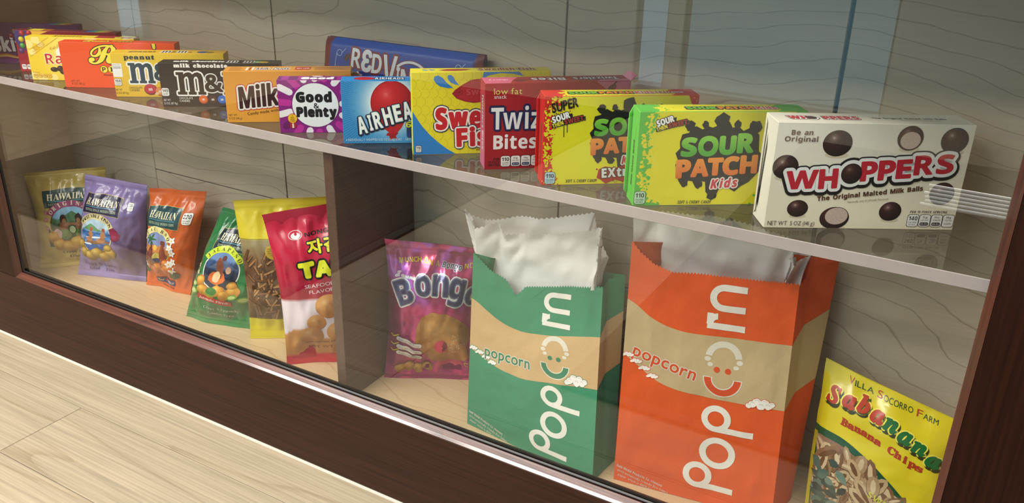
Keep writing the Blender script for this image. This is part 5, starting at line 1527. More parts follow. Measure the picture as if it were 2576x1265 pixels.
# crunchy sticks in a clear bag with a yellow card
def sticks_paint(U, V):
    c = np.zeros(U.shape + (3,)) + hexa('6A4A2E')
    n = fbm(U * 14, V * 20, 3.3)
    c += 46 * n[..., None]
    c = np.where((V > 0.74)[..., None], hexa('D2C02C') + 0 * c, c)
    c = np.where((V < 0.165)[..., None], hexa('DCD02E') + 0 * c, c)
    e = ((V > 0.60) & (V <= 0.74))
    c = np.where(e[..., None], mixc(c, hexa('9A8A62'), np.clip((V - 0.58) / 0.12, 0, 1)), c)
    return c
def art_sticks(W, H):
    a = Art(W, H)
    X = lambda u: u * W; Y = lambda v: v * H
    for k in range(260):
        x, y = RNG.uniform(0.06, 0.96) * W, RNG.uniform(0.19, 0.64) * H
        l, t = RNG.uniform(9, 24), RNG.normal(1.1, 0.7)
        c = ('8A5E38', 'A87848', '6E4626', 'B88A5A', '553418')[k % 5]
        d = np.array([math.cos(t), math.sin(t)]) * l / 2
        a.stroke([(x - d[0] - 0.5, y - d[1] - 0.6), (x + d[0] - 0.5, y + d[1] - 0.6)], 4.6, '3A2412', 1 + k // 40, False)
        a.stroke([(x - d[0], y - d[1]), (x + d[0], y + d[1])], 3.4, c, 1.5 + k // 40, False)
    a.rect(0, Y(0.745), W, H, 'D6C42C', 9); a.rect(0, 0, W, Y(0.16), 'E0D42E', 9)
    a.ell(X(0.36), Y(0.655), 13.5, 13.5, 'C2A634', 9, 28)
    for i, l in enumerate(('PRESERVATIVE', 'AND TRANS FAT', 'CHOLESTEROL', 'FREE')): a.text(l, X(0.36), Y(0.675) - i * 4.2, 2.4, '8A6E1E', 'b', al='c', w=(17, 20, 18, 8)[i], z=10)
    a.ell(X(0.78), Y(0.44), 39, 41, 'C8862A', 9, 40); a.ell(X(0.78), Y(0.44), 37, 39, '8E2A18', 10, 40)
    a.poly([(X(0.78) - 26, Y(0.44) + 16), (X(0.78) - 14, Y(0.44) - 2), (X(0.78) + 2, Y(0.44) - 4), (X(0.78) - 2, Y(0.44) - 16), (X(0.78) - 14, Y(0.44) - 18), (X(0.78) - 24, Y(0.44) - 6)], 'D8C834', 11)
    a.ell(X(0.43), Y(0.87), 15, 12, 'C8662A', 10, 28); a.ell(X(0.43), Y(0.87), 13, 10.2, 'D8902A', 11, 28); a.ell(X(0.43) - 3, Y(0.87) + 2, 8, 3.4, 'C2421E', 12, 16, 0.5); a.ell(X(0.43) + 5, Y(0.87) - 4, 5, 2.6, 'C2421E', 12, 16, -0.7)
    a.text('YAKI SNACK', X(0.5), Y(0.095), 5, '4A3E14', 'b', w=X(0.42), z=10)
    for k in range(4): a.rect(X(0.48), Y(0.07 - k * 0.016), X(0.86), Y(0.074 - k * 0.016), 'A89A2A', 10)
    return a
pillow_bag('snack_bag', 'clear bag of brown crunchy sticks under a yellow header card', (-1.136, .103, ZD), (-.988, .205, ZD), (-1.158, .118, .401), (-1.014, .212, .410),
           sticks_paint, art_sticks, thick=0.022, seed=7.7, back='C8B82A', inset=0.03, wr=0.7, topwave=0.0)

# seafood flavoured shells in a red bag, edge hidden by the divider
def tako_paint(U, V):
    c = np.zeros(U.shape + (3,)) + hexa('C2183E')
    c = mixc(c, hexa('8E1430'), np.exp(-((V - 0.5) / 0.1) ** 2) * 0.5)
    m = (V < 0.455 - 0.06 * (U - 0.3) ** 2)
    c = np.where(m[..., None], hexa('E6D8DE') + 0 * c, c)
    c = np.where((V < 0.22 + 0.04 * np.sin(U * 9))[..., None], hexa('C88A4A') + 22 * fbm(U * 9, V * 12, 1.0)[..., None], c)
    c = np.where((V < 0.075)[..., None], hexa('C8243A') + 0 * c, c)
    return c
def art_tako(W, H):
    a = Art(W, H)
    X = lambda u: u * W; Y = lambda v: v * H
    a.ell(X(0.30), Y(0.848), 13, 8, 'F2EEEE', 3, 28); a.ell(X(0.30), Y(0.848), 12, 7.1, 'C2183E', 4, 28); a.ell(X(0.30), Y(0.843), 8.6, 5.2, 'F2EEEE', 5, 24); a.ell(X(0.305), Y(0.853), 2.6, 2.6, 'C2183E', 6, 16)
    a.text('NONGSHIM', X(0.405), Y(0.832), 6.6, '14090C', 'b', w=X(0.5), z=3, rot=0.06)
    a.text('자갈치', X(0.42), Y(0.735), 17, 'EDE838', '', w=X(0.52), z=3, off=0.045, rot=0.05, out=[(2.2, '14090C')])
    for ch, u, ww in (('T', 0.37, 27), ('A', 0.56, 30), ('K', 0.76, 28), ('O', 0.96, 30)): a.text(ch, X(u), Y(0.595), 25, 'E8EC2A', 'b', w=ww, al='c', z=5, off=0.045, rot=0.03, out=[(3.4, '14090C')])
    for ch, u, ww in (('C', 0.80, 22), ('H', 0.97, 20), ('I', 1.1, 8), ('P', 1.2, 18)): a.text(ch, X(u), Y(0.49), 20, 'E8EC2A', 'b', w=ww, al='c', z=5, off=0.045, rot=0.03, out=[(3.2, '14090C')])
    a.text('SEAFOOD', X(0.31), Y(0.525), 6.2, 'F4D8DE', '', w=X(0.36), z=3, rot=0.04); a.text('FLAVOR', X(0.35), Y(0.488), 6.2, 'F4D8DE', '', w=X(0.3), z=3, rot=0.04)
    for u, v, r, t in ((0.55, 0.40, 26, 0.5), (0.86, 0.43, 24, 1.0), (0.38, 0.30, 18, 0.0), (0.30, 0.21, 22, 0.4), (0.62, 0.22, 24, -0.3), (0.92, 0.27, 26, 0.2), (0.75, 0.34, 18, 0.9)):
        a.ball(X(u), Y(v), r, r * 0.86, 'B8702E', 'E2A05A', 'F2C890', 4, 20, 4)
        for k in range(11):
            q = t + (k - 5) * 0.16
            a.stroke([(X(u) + r * 0.15 * math.cos(q), Y(v) + r * 0.15 * math.sin(q)), (X(u) + r * 0.88 * math.cos(q), Y(v) + r * 0.76 * math.sin(q))], 0.8, 'C2803E', 5, False)
    a.text('WITH NATURAL AND ARTIFICIAL FLAVORS', X(0.22), Y(0.148), 2.8, '6A3A14', 'b', w=X(0.75), z=6, rot=0.04)
    a.text('NET WT 2.1 OZ (60g)', X(0.25), Y(0.108), 5, '6A3414', '', w=X(0.66), z=6, rot=0.05, off=0.01)
    return a
pillow_bag('snack_bag', 'red seafood shell snack bag half hidden by the brown divider', (-1.008, .065, ZD), (-.882, .178, ZD), (-1.048, .079, .408), (-.930, .186, .430),
           tako_paint, art_tako, nu=38, nv=52, thick=0.024, seed=9.2, back='B01838', inset=0.055, wr=1.1)

# foil puff snack
def bongo_paint(U, V):
    n = fbm(U * 5 + 1.0, V * 6, 5.0); m = fbm(U * 9, V * 11 + 4, 8.0)
    c = np.zeros(U.shape + (3,)) + hexa('A02468')
    c = mixc(c, hexa('C866DC'), sstep(0.05, 0.25, n) * sstep(0.5, 0.65, V))
    c = mixc(c, hexa('F04A84'), sstep(0.15, 0.3, m) * 0.7)
    c = mixc(c, hexa('E83A72'), np.exp(-(((U - 0.6) / 0.28) ** 2 + ((V - 0.48) / 0.10) ** 2)) * 0.9)
    c = mixc(c, hexa('5A1438'), np.exp(-(((U - 0.08) / 0.1) ** 2 + ((V - 0.5) / 0.3) ** 2)) * 0.8)
    return c
def art_bongo(W, H):
    a = Art(W, H)
    X = lambda u: u * W; Y = lambda v: v * H
    for i, (ch, u, v, r) in enumerate((('M', .17, .852, .0), ('U', .235, .862, .05), ('N', .285, .868, .1), ('C', .33, .87, 0), ('H', .375, .872, 0), ('O', .45, .868, -.05), ('N', .50, .864, -.05), ('A', .575, .852, -.1), ('N', .90, .85, .05), ('O', .955, .855, .05), ('W', 1.01, .86, .1))):
        a.text(ch, X(u), Y(v), (9.5 if ch in 'MOA' else 7.5), 'E0C83A', 'b', al='c', w=7, z=3, rot=r)
    a.text('Bongo', X(0.735), Y(0.842), 10, '2A2E5A', 'i', al='c', w=X(0.22), z=3, rot=-0.1, out=[(0.9, 'D8D4E0')])
    a.text('Jasons', X(0.10), Y(0.775), 8, 'F2F0F2', 'c', w=X(0.23), z=3, rot=-0.08, off=0.03)
    for ch, u, v, hh, ww, r in (('B', .25, .60, 40, 29, .42), ('o', .435, .665, 42, 26, .14), ('n', .615, .668, 42, 28, -.04), ('g', .785, .655, 42, 27, -.2), ('o', .945, .600, 40, 26, -.4)):
        a.text(ch, X(u), Y(v), hh, '2C3468', 'b', al='c', w=ww, z=4, rot=r, out=[(0.9, '8A96C0'), (1.6, '1A1E44'), (3.8, 'F2F2F4')])
    puff = [(0.33, 0.30), (0.34, 0.42), (0.40, 0.50), (0.52, 0.545), (0.68, 0.54), (0.82, 0.50), (0.93, 0.43), (0.94, 0.34), (0.90, 0.28), (0.92, 0.20), (0.86, 0.155), (0.74, 0.165), (0.62, 0.15), (0.50, 0.165), (0.44, 0.20), (0.40, 0.25)]
    cxp, cyp = X(0.64), Y(0.36)
    P = [(X(u), Y(v)) for u, v in puff]
    def pf(p):
        n = fbm(p[:, 0] / 9, p[:, 1] / 9, 2.0)[:, None]
        d = np.clip(np.hypot((p[:, 0] - cxp) / 52, (p[:, 1] - cyp - 12) / 60), 0, 1)[:, None]
        return hexa('DCA45A') * (1 - d) + hexa('A86A2A') * d + 26 * n
    P2 = P + [P[0]]
    th = []
    for (x0, y0), (x1, y1) in zip(P2[:-1], P2[1:]):
        for k in range(4): th.append((x0 + (x1 - x0) * k / 4, y0 + (y1 - y0) * k / 4))
    th.append(th[0]); th = np.array(th)
    for r0, r1 in zip(np.linspace(0, 1, 14)[:-1], np.linspace(0, 1, 14)[1:]):
        A = np.array([cxp, cyp]) + (th - np.array([cxp, cyp])) * r0; B = np.array([cxp, cyp]) + (th - np.array([cxp, cyp])) * r1
        a.tris(np.concatenate([np.stack([A[:-1], B[:-1], B[1:]], 1), np.stack([A[:-1], B[1:], A[1:]], 1)]), pf, 5)
    a.ell(X(0.62), Y(0.29), 12, 13, 'E2326A', 6, 24); a.poly([(X(0.63), Y(0.245)), (X(0.635), Y(0.30)), (X(0.66), Y(0.335)), (X(0.69), Y(0.31)), (X(0.685), Y(0.27))], '8E2038', 7)
    for k in range(60): a.ell(X(0.76) + RNG.normal(0, 8), Y(0.285) + RNG.normal(0, 9), 1.2, 0.6, 'EAD2B0', 6, 6, RNG.uniform(0, 3))
    for i, (l, v) in enumerate((('Baked not fried', .335), ('Made with Corn & Rice', .275), ('From real cheese', .225))):
        pts = [(X(.14), Y(v)), (X(.22), Y(v) - 3), (X(.30), Y(v) - 10), (X(.38), Y(v) - 10)]
        a.stroke(pts, 9.4, '2A1420', 8); a.stroke(pts, 8.2, 'E2DEDE', 9); a.text(l, X(.14), Y(v) - 2, 3.0, '8A5A5A', '', w=X(.24), z=10, rot=-0.28, off=0.01)
        a.stroke([(X(.055), Y(v) + 5), (X(.08), Y(v) + 2), (X(.14), Y(v) + 7)], 1.8, 'E8D23A', 9)
    for u, v in ((.16, .085), (.26, .10), (.36, .085), (.46, .10)): potato(a, X(u), Y(v), 10, 5, u * 5, ('9A6A2A', 'C8984A', 'DCB870'))
    a.text('CHEESE', X(.86), Y(.115), 8, 'D8A83A', 'b', w=X(.3), z=6)
    return a
pillow_bag('snack_bag', 'shiny magenta foil bag of puffed snacks beside the brown divider', (-.838, .128, ZD), (-.693, .213, ZD), (-.842, .150, .388), (-.702, .222, .378),
           bongo_paint, art_bongo, mat=MAT_FOIL, nu=38, nv=50, thick=0.026, seed=3.4, back='8A1A54', inset=0.05, wr=1.25, seal=0.06)

# banana chips
def banana_paint(U, V):
    c = np.zeros(U.shape + (3,)) + hexa('DCCB24')
    return c + 12 * fbm(U * 5, V * 6, 1.0)[..., None]
def art_banana(W, H):
    a = Art(W, H)
    X = lambda u: u * W; Y = lambda v: v * H
    line = lambda u: 0.60 - 0.02 * u - 0.62 * max(0, u - 0.18) ** 1.75
    us = np.linspace(0, 1, 26)
    a.poly([(0, 0)] + [(X(1), 0)] + [(X(u), Y(line(u))) for u in us[::-1]], '1E5030', 1)
    a.poly([(X(0.035), 0)] + [(X(1), 0)] + [(X(u), Y(line(u) - 0.045 - 0.03 * (u > 2))) for u in us[::-1] if u >= 0.03], '8A6A52', 2)
    for k in range(230):
        u = RNG.uniform(0.06, 0.98); vmax = line(u) - 0.06
        if vmax < 0.02: continue
        v = RNG.uniform(-0.02, vmax)
        l, w, t = RNG.uniform(18, 46), RNG.uniform(9, 19), RNG.uniform(0, PI)
        c = ('A88C68', '96744E', 'BCA27A', '7C5A3C', '8A684A', 'C8B08A')[k % 6]
        z = 3 + (k // 40) * 0.7
        a.ell(X(u), Y(v) - 0.8, l / 2, w / 2, '5E4230', z, 9, t); a.ell(X(u), Y(v), l / 2 - 0.5, w / 2 - 0.5, c, z + 0.3, 9, t)
        a.ell(X(u), Y(v), l / 3, w / 5, '6E4E34' if k % 3 else 'CDB894', z + 0.5, 7, t)
    for k in range(46):     # succulent leaves at the left
        u, v = abs(RNG.normal(0.08, 0.09)) + 0.05, RNG.uniform(-0.02, 0.42)
        c = ('3A4E44', '52685C', '2A3A34', '6A8072')[k % 4]
        leaf(a, X(u), Y(v), RNG.uniform(14, 26), RNG.uniform(8, 12), RNG.uniform(-0.9, 0.9), c, 7.5 + k * 0.03)
    a.rect(0, 0, X(0.03), Y(0.56), 'B8A828', 8)
    # lettering
    x = 0.2
    for word, big, c in (('ILLA', 'V', 0), ('OCORRO', 'S', 0), ('ARM', 'F', 0)):
        n = len(word)
        a.text(big, X(x), Y(0.925 - 0.02 * (x - 0.2)), 9.5, 'B8442A', '', w=7, z=4, off=0.012); x += 0.048
        a.text(word, X(x), Y(0.925 - 0.02 * (x - 0.2)), 7.4, '2A4A2A', '', w=X(0.036) * n, z=4, off=0.01); x += 0.036 * n + 0.028
    xs = [0.10, 0.225, 0.335, 0.445, 0.55, 0.66, 0.765, 0.87]
    ys = [0.775, 0.79, 0.80, 0.78, 0.765, 0.73, 0.70, 0.65]
    for ch, u, v, c in zip('Sabanana', xs, ys, ['B83A20'] * 4 + ['1E6A34'] * 4):
        hh = 20 if ch in 'Sb' else 22
        for dx, dy, cc, z in ((1.6, -2.6, '3A3A12', 3), (0, 0, None, 4)):
            a.text(ch, X(u) + dx, Y(v) + dy, hh, cc or c, 'k', al='c', w=15.5 if ch != 'b' else 14, z=z, off=0.03, rot=-0.1 - 0.25 * max(0, u - 0.5), out=[(1.8, 'EFE25A' if not cc else cc)])
    for ch, i in zip('Banana Chips', range(12)):
        u = 0.22 + i * 0.052
        if ch != ' ': a.text(ch, X(u), Y(0.672 - 0.20 * max(0, u - 0.35) ** 1.1), 9.4, 'B03A20', 's', al='c', w=8.4 if ch not in 'i' else 4, z=4, off=0.03, rot=-0.12)
    a.text('SWEET ORIGINAL', X(0.47), Y(0.31), 8, 'C8C84A', 'b', w=X(0.62), z=9, rot=-0.3, off=0.01)
    a.text('The Original Banana', X(0.5), Y(0.17), 7, 'E8E0D0', 's', w=X(0.55), z=9, rot=-0.25)
    for dx, dy, l, w, t, c in ((0, 0, 34, 13, -0.1, '2A6A34'), (-3, 6, 30, 9, 0.35, '3A8A3E'), (4, 3, 26, 8, 0.05, 'E2E4B0'), (-13, 14, 24, 8, -1.1, '2E7238'), (-8, 10, 16, 6, 0.8, '2E7238')): leaf(a, X(0.82) + dx, Y(0.24) + dy, l, w, t, c, 10)
    return a
pillow_bag('snack_bag', 'yellow banana chip pouch leaning in the right corner of the case', (-.117, .150, ZD), (.051, .146, ZD), (-.132, .203, .353), (.040, .193, .319),
           banana_paint, art_banana, nu=22, nv=28, thick=0.020, seed=6.1, back='D8C624', inset=0.0, wr=0.6, seal=0.02)

# ------------------------------------------------------------------ popcorn bags
def interp(pts, u):
    p = np.array(pts, float)
    # smooth (monotone-ish cosine) interpolation
    i = np.clip(np.searchsorted(p[:, 0], u) - 1, 0, len(p) - 2)
    t = np.clip((u - p[i, 0]) / (p[i + 1, 0] - p[i, 0]), 0, 1)
    return p[i, 1] + (p[i + 1, 1] - p[i, 1]) * t

def kernel_cloud(a, x, y, s, z, line):
    for dx, dy, r in ((-9, 0, 4.6), (-4, 3.5, 5.2), (1, -1, 5.0), (5, 4, 4.8), (9, 0, 4.6), (13, 2.5, 3.8), (-13, -2.5, 3.6)):
        a.ell(x + dx * s, y + dy * s, r * s + 0.7, r * s * 0.9 + 0.7, line, z, 14, 0, 0.05)
    for dx, dy, r in ((-9, 0, 4.6), (-4, 3.5, 5.2), (1, -1, 5.0), (5, 4, 4.8), (9, 0, 4.6), (13, 2.5, 3.8), (-13, -2.5, 3.6)):
        a.ell(x + dx * s, y + dy * s, r * s, r * s * 0.9, 'F1EDE4', z + 1, 14, 0, 0.05)
        a.ring(x + dx * s, y + dy * s, r * s * 0.5, r * s * 0.62, 'C9BFB0', z + 2, 8, 0.4, 2.6)

def popcorn_bag(name, label, BL, BR, TL, TR, RB, RT, htop, band_t, band_b, base, tan, ink, tx, tz, liner, small, cloudr, seed):
    """flat-bottomed paper bag: front panel, folded side panel, back, left side, and a white inner bag. TL/TR: where the side edges reach height 1.0*Href"""
    BL, BR, TL, TR, RB, RT = (np.array(p, float) for p in (BL, BR, TL, TR, RB, RT))
    org = (BL + BR) / 2; org[2] = ZD
    o = empty(name, tuple(org))
    Href = max(h for _, h in htop)
    W = np.linalg.norm(BR - BL) * 1000
    nu, nv = 104, 46
    U, V = np.meshgrid(np.linspace(0, 1, nu + 1), np.linspace(0, 1, nv + 1), indexing='ij')
    hu = interp(htop, U)
    vin = 0.0 * U
    S = V * hu / Href                                  # share of the reference height
    S = np.where(V > 0.999, S + (np.arange(nu + 1)[:, None] % 2) * 0.0028 / (Href / 1000) - 0.0014 / (Href / 1000), S)
    Q = (BL + (BR - BL) * U[..., None]) * (1 - S[..., None]) + (TL + (TR - TL) * U[..., None]) * S[..., None]
    e1 = (BR - BL) / np.linalg.norm(BR - BL); n = np.array([e1[1], -e1[0], 0.0])
    if n[1] > 0: n = -n
    win = np.clip(np.minimum(U, 1 - U) * 12, 0, 1) * np.clip(V * 10, 0, 1)
    cr = 0.0042 * (np.abs(fbm(U * 2.6 + seed, V * 3.2 + seed, seed)) * -1 + 0.2) + 0.0016 * fbm(U * 8, V * 10 + seed, 3.0) + 0.004 * np.sin(PI * U) * np.sin(PI * V)
    P = Q + n * (cr * win)[..., None]
    P[..., 2] = np.maximum(P[..., 2], ZD + 0.0006)
    P -= org
    cols = np.tile(lin(base), (nu + 1, nv + 1, 1))
    front = sheet_obj('front_panel', P, cols, MAT_PAPER, o)
    # ---- print
    # art space: x 0..W, y 0..1000*S of Href
    pt = Patch(P, W, Href)
    a = Art(W, Href)
    us = np.linspace(0, 1, 60)
    bt, bb = interp(band_t, us), interp(band_b, us)
    sm = lambda q: np.convolve(np.pad(q, 6, 'edge'), np.ones(13) / 13, 'valid')
    bt, bb = sm(bt), sm(bb)
    a.tris(np.concatenate([np.stack([np.stack([us[:-1] * W, bb[:-1]], 1), np.stack([us[1:] * W, bb[1:]], 1), np.stack([us[1:] * W, bt[1:]], 1)], 1),
                           np.stack([np.stack([us[:-1] * W, bb[:-1]], 1), np.stack([us[1:] * W, bt[1:]], 1), np.stack([us[:-1] * W, bt[:-1]], 1)], 1)]), tan, 1)
    X = lambda x: tx[0] * W + (x - 113) / 52 * (tx[1] - tx[0]) * W
    Z = lambda z: tz[0] * z + tz[1]
    kx, kz = 1 / 52 * (tx[1] - tx[0]) * W, tz[0]
    def tf(T):
        return np.stack([X(T[:, 0]), Z(T[:, 1])], 1)
    b = Art(W, Href); b.warp = tf
    wh = 'E9E4D8'
    b.ring(119, 44, 11.2, 20, wh, 3, 40); b.rect(119, 24, 169, 33, wh, 3)
    b.ring(143, 84, 15.4, 24.6, wh, 3, 44)
    b.ring(137, 137, 11.2, 20, wh, 3, 40); b.rect(137, 117, 188, 126, wh, 3)
    b.rect(112, 266, 162, 275, wh, 3); b.ring(126, 274, 6, 14.6, wh, 3, 16, PI * 0.52, PI * 1.0); b.rect(111, 272, 119.6, 288, wh, 3)
    b.ring(130.5, 310.5, 9.4, 18.4, wh, 3, 30, PI * 0.5, PI * 1.5); b.rect(130, 320, 160, 329, wh, 3); b.rect(130, 292, 160, 301, wh, 3)
    lt = 'DDD6C4'
    b.ring(138.5, 226, 15.6, 24.4, lt, 3, 30, 0.1, PI - 0.1)
    for x, z, r in ((117.5, 223, 4.4), (121.5, 215.5, 3.8), (160, 223, 4.4), (156, 215.5, 3.8)): b.ell(x, z, r, r * 0.8, lt, 3, 14)
    b.ell(131, 209, 4.2, 4.2, ink, 3, 18); b.ell(146, 209, 4.2, 4.2, ink, 3, 18)
    b.ring(140, 197, 13.8, 26.2, lt, 3, 30, PI - 0.06, 2 * PI + 0.06); b.ring(140, 197, 15.4, 24.6, ink, 4, 30, PI, 2 * PI)
    a.T += b.T; a.C += b.C; a.L += b.L
    sx, sz, sw, sh, sr = small
    a.text('popcorn', sx, sz, sh, ink, '', w=sw, rot=sr, off=0.02, z=3, out=[(1.1, lt)])
    for u in (0.03, 0.085, 0.14, 0.195):
        kernel_cloud(a, u * W, np.interp(u, us, bb) + 4 - 2 * (u > 0.17), 0.52, 3, ink)
    kernel_cloud(a, cloudr[0], cloudr[1], 1.15, 3, ink)
    for i, l in enumerate(('Gold Medal Products Co. chooses', 'environmentally friendly Eco Select', 'paper which is 100% biodegradable.')):
        a.text(l, 3 + i * 1.5, 24 - i * 7.4, 4.0, 'D6CFC2', 'b' if i == 0 else '', w=(70, 78, 80)[i], z=3, rot=-0.22, off=0.012)
    xs = np.linspace(0, W, nu + 1)[1:-1]; ys = list(np.linspace(0, Href, nv + 1)[1:-1])
    T, C, L = a.final((0, 0, W, Href), xs, ())
    T = T.copy(); T[..., 1] = T[..., 1] / interp(htop, np.clip(T[..., 0] / W, 0, 1)) * Href     # sheet rows follow the cut top edge
    ok = T[..., 1].max(1) <= Href * 0.995
    T, C, L = cut_grid(T[ok], C[ok], L[ok], 1, ys)
    T, C, L = cut_diag(T, C, L, W / nu, Href / nv, nu, nv)
    p, nn = pt.at(T[..., 0], T[..., 1])
    nn = nn / (np.linalg.norm(nn, axis=-1, keepdims=True) + 1e-9)
    soup('printed_artwork', p + nn * (0.0002 + L[:, None] * 0.00008)[..., None], C, nn, MAT_PAPER, o)
    # ---- side panel with an inward centre fold
    fr = P[-1] + org                                                  # right edge of the front, bottom to top
    m = len(fr)
    tt = np.linspace(0, 1, m)
    bk = RB + (RT - RB) * tt[:, None]
    ns = 16
    us2 = np.linspace(0, 1, ns + 1)
    inward = -e1
    G = []
    for s in us2:
        f = (1 - abs(2 * s - 1)) * (0.001 + 0.010 * tt ** 0.8)
        G.append(fr * (1 - s) + bk * s + inward * f[:, None])
    G = np.array(G)
    G[..., 2] = np.maximum(G[..., 2], ZD + 0.0006); G[..., 1] = np.minimum(G[..., 1], YB - 0.002)
    G[:, -1, 2] += np.where(np.arange(ns + 1) % 2, 0.0014, -0.0014)
    ht = htop[-1][1]
    hh = tt * ht
    cs = np.tile(lin(base), (ns + 1, m, 1))
    b1, b0 = np.interp(1.0, us, bt), np.interp(1.0, us, bb)
    sheet_obj('side_panel', G - org, cs, MAT_PAPER, o)
    g2 = Art(100, ht)
    g2.poly([(0, b0)] + [(q, b0 + 16 * (q / 100) ** 0.8) for q in range(10, 101, 10)] + [(q, b1 + 18 * (q / 100) ** 0.8) for q in range(100, 0, -10)] + [(0, b1)], tan, 1)
    Patch(G - org, 100, ht).lay('side_print', g2, MAT_PAPER, o)
    # ---- back and left panels
    LB = BL + (RB - BR); LT = TL + (RT - TR)
    bp = np.array([[RB * (1 - t) + RT * t, LB * (1 - t) + LT * t] for t in np.linspace(0, 1, 12)]).transpose(1, 0, 2)
    nb = 10
    Bk = np.array([bp[0] * (1 - s) + bp[1] * s for s in np.linspace(0, 1, nb + 1)])
    Bk[..., 1] = np.minimum(Bk[..., 1], YB - 0.002)
    Bk[..., 2] = np.maximum(Bk[..., 2], ZD + 0.0006)
    sheet_obj('back_panel', Bk - org, np.tile(lin(base), (nb + 1, 12, 1)), MAT_PAPER, o)
    fl_ = P[0] + org
    lb = np.array([LB + (LT - LB) * t for t in np.linspace(0, 1, m)]); lb[:, 1] = np.minimum(lb[:, 1], YB - 0.002)
    Lf = np.array([lb * (1 - s) + fl_ * s + e1 * ((1 - abs(2 * s - 1)) * 0.014 * tt)[:, None] for s in np.linspace(0, 1, 9)])
    Lf[..., 2] = np.maximum(Lf[..., 2], ZD + 0.0006)
    sheet_obj('side_panel', Lf - org, np.tile(lin(base), (9, m, 1)), MAT_PAPER, o)
    # ---- white inner bag
    ctl = np.array(liner + [liner[0]], float)
    seg = np.concatenate([[0], np.cumsum(np.linalg.norm(np.diff(ctl, axis=0), axis=1))])
    nt, nl = 190, 26
    s = np.linspace(0, seg[-1], nt + 1)
    top = np.stack([np.interp(s, seg, ctl[:, k]) for k in range(3)], 1)
    rect_n = np.array([-e1[1], e1[0], 0.0])
    d = np.linalg.norm((RB - BR)[:2])
    zb = 0.30
    loc = (top - BL); x = loc @ e1; y = loc @ rect_n
    leanL = (TL - BL) @ rect_n; leanR = (TR - BR) @ rect_n
    f0 = (zb - ZD) / (TL[2] - BL[2])
    xw = np.linalg.norm(BR - BL)
    xr = xw + ((TR - BR) @ e1) * f0
    xl = 0 + ((TL - BL) @ e1) * f0
    x = np.clip(x, xl + 0.010, xr - 0.026)
    le = (leanL + (leanR - leanL) * x / xw) * f0
    y = np.clip(y, le + 0.008, np.maximum(le + 0.012, d - 0.012))
    bot = BL + e1 * x[:, None] + rect_n * y[:, None]; bot[:, 2] = zb
    t2 = np.linspace(0, 1, nl + 1)
    Lr = bot[:, None, :] + (top - bot)[:, None, :] * t2[None, :, None]
    # crumple: facets from ridged noise, pushed along the loop normal
    tang = np.roll(top, -1, 0) - np.roll(top, 1, 0); nrm = np.stack([tang[:, 1], -tang[:, 0], 0 * tang[:, 0]], 1)
    nrm /= np.linalg.norm(nrm, axis=1, keepdims=True) + 1e-9
    SS, TT = np.meshgrid(s / 0.09, t2 * 3.0, indexing='ij')
    per = np.minimum(np.arange(nt + 1), nt - np.arange(nt + 1)) / 10.0
    am = np.clip(per, 0, 1)[:, None] * sstep(0.35, 0.8, t2)[None, :]
    cr = (1 - np.abs(fbm(SS * 1.5 + seed, TT * 1.3, seed, 2)) * 2.2) * 0.009 + 0.006 * np.abs(fbm(SS * 2.6, TT * 2.0 + seed, 6.0, 2))
    cen = top.mean(0); sg = np.where(((cen - top)[:, :2] * nrm[:, :2]).sum(1) > 0, 1.0, -1.0)      # inwards
    nrm = nrm * sg[:, None]
    cr = np.maximum(cr + 0.003, -0.0015)
    Lr = Lr + nrm[:, None, :] * (cr * am)[..., None]
    Lr[:, -1, 2] += np.where(np.arange(nt + 1) % 2, 0.0014, -0.0014)
    Lr[..., 1] = np.minimum(Lr[..., 1], YB - 0.0015)
    Lr[..., 2] = np.minimum(Lr[..., 2], ZS - 0.0165)
    # stay behind the printed front panel: push paper that lies under the outer edge inwards
    sheet_obj('inner_bag', Lr - org, None, MAT_LINER, o, smooth=True)
    tag(o, label, 'popcorn bag', 'popcorn bags on the deck')
    return o

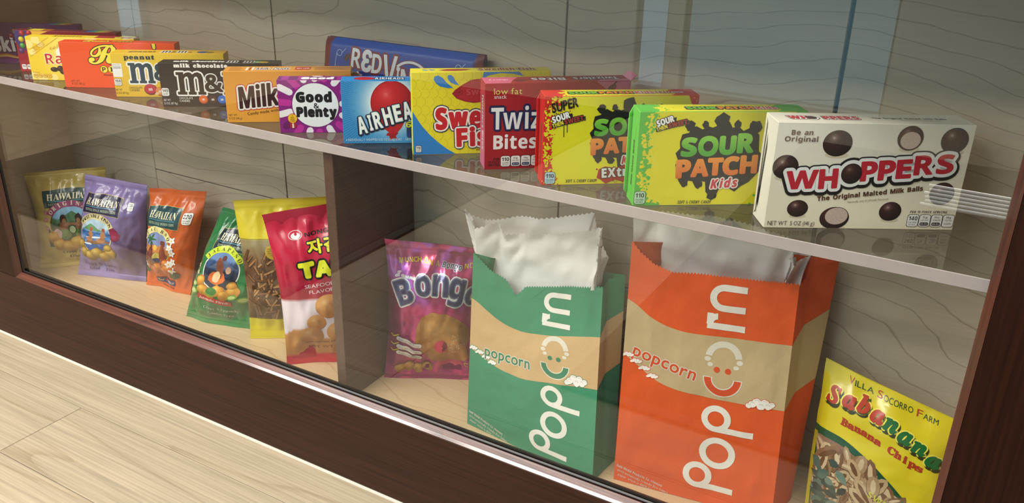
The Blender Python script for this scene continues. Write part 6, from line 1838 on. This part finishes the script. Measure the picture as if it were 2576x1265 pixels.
def along(BL, BR, xmm, zmm, lean):
    BL, BR = np.array(BL), np.array(BR); e = (BR - BL) / np.linalg.norm(BR - BL); n = np.array([-e[1], e[0], 0])
    return BL + e * xmm / 1000 + n * lean * zmm / 1000 + np.array([0, 0, zmm / 1000])
gBL, gBR = (-.636, .086, ZD), (-.399, .056, ZD)
popcorn_bag('popcorn_bag', 'green paper popcorn bag with a white inner bag sticking out', gBL, gBR, along(gBL, gBR, -1, 297, .05), along(gBL, gBR, 182, 297, .30),
            (-.393, .121, ZD), (-.424, .186, .411), [(0, 297), (.13, 273), (.26, 262), (.325, 246), (.345, 239), (.385, 246), (.42, 255), (.70, 264), (1, 272)],
            [(0, 226), (.065, 218), (.16, 200), (.38, 185), (.62, 190), (1, 204)], [(0, 140), (.06, 133), (.185, 122), (.40, 113), (.64, 121), (1, 131)],
            '3F8A66', 'C9A878', '3A7E5C', (.575, .79), (.79, -6), [(-0.642, 0.115, 0.46), (-0.608, 0.122, 0.473), (-0.599, 0.124, 0.455), (-0.559, 0.132, 0.46), (-0.517, 0.14, 0.466), (-0.452, 0.153, 0.487), (-0.446, 0.158, 0.451), (-0.460, 0.162, 0.426), (-0.450, 0.178, 0.434), (-0.446, 0.198, 0.428), (-0.471, 0.207, 0.451), (-0.487, 0.212, 0.491), (-0.553, 0.21, 0.468), (-0.62, 0.207, 0.457), (-0.672, 0.2, 0.444), (-0.709, 0.185, 0.457), (-0.675, 0.145, 0.453)],
            (31, 133, 88, 17, 0.0), (202, 133), 2.2)
oBL, oBR = (-.376, .081, ZD), (-.152, .1115, ZD)
popcorn_bag('popcorn_bag', 'orange paper popcorn bag, the taller one, with a white inner bag', oBL, oBR, along(oBL, oBR, -6, 373, .05), along(oBL, oBR, 209, 373, .12),
            (-.140, .172, ZD), (-.139, .212, .494), [(0, 373), (.06, 358), (.14, 345), (.26, 336), (.45, 339), (.65, 340), (1, 342)],
            [(0, 296), (.07, 279), (.20, 262), (.36, 254), (.57, 256), (1, 259)], [(0, 211), (.075, 196), (.19, 177), (.32, 169), (.53, 166), (.75, 166), (1, 166)],
            'DE5A26', 'C2AB80', 'D2512A', (.502, .735), (1.0, 0), [(-0.391, 0.113, 0.533), (-0.358, 0.123, 0.54), (-0.297, 0.135, 0.543), (-0.237, 0.15, 0.537), (-0.188, 0.168, 0.514), (-0.184, 0.172, 0.486), (-0.176, 0.186, 0.492), (-0.168, 0.208, 0.494), (-0.188, 0.216, 0.51), (-0.318, 0.216, 0.52), (-0.417, 0.2, 0.51), (-0.404, 0.15, 0.52)],
            (13, 208, 92, 18, -0.22), (194, 169), 5.2)
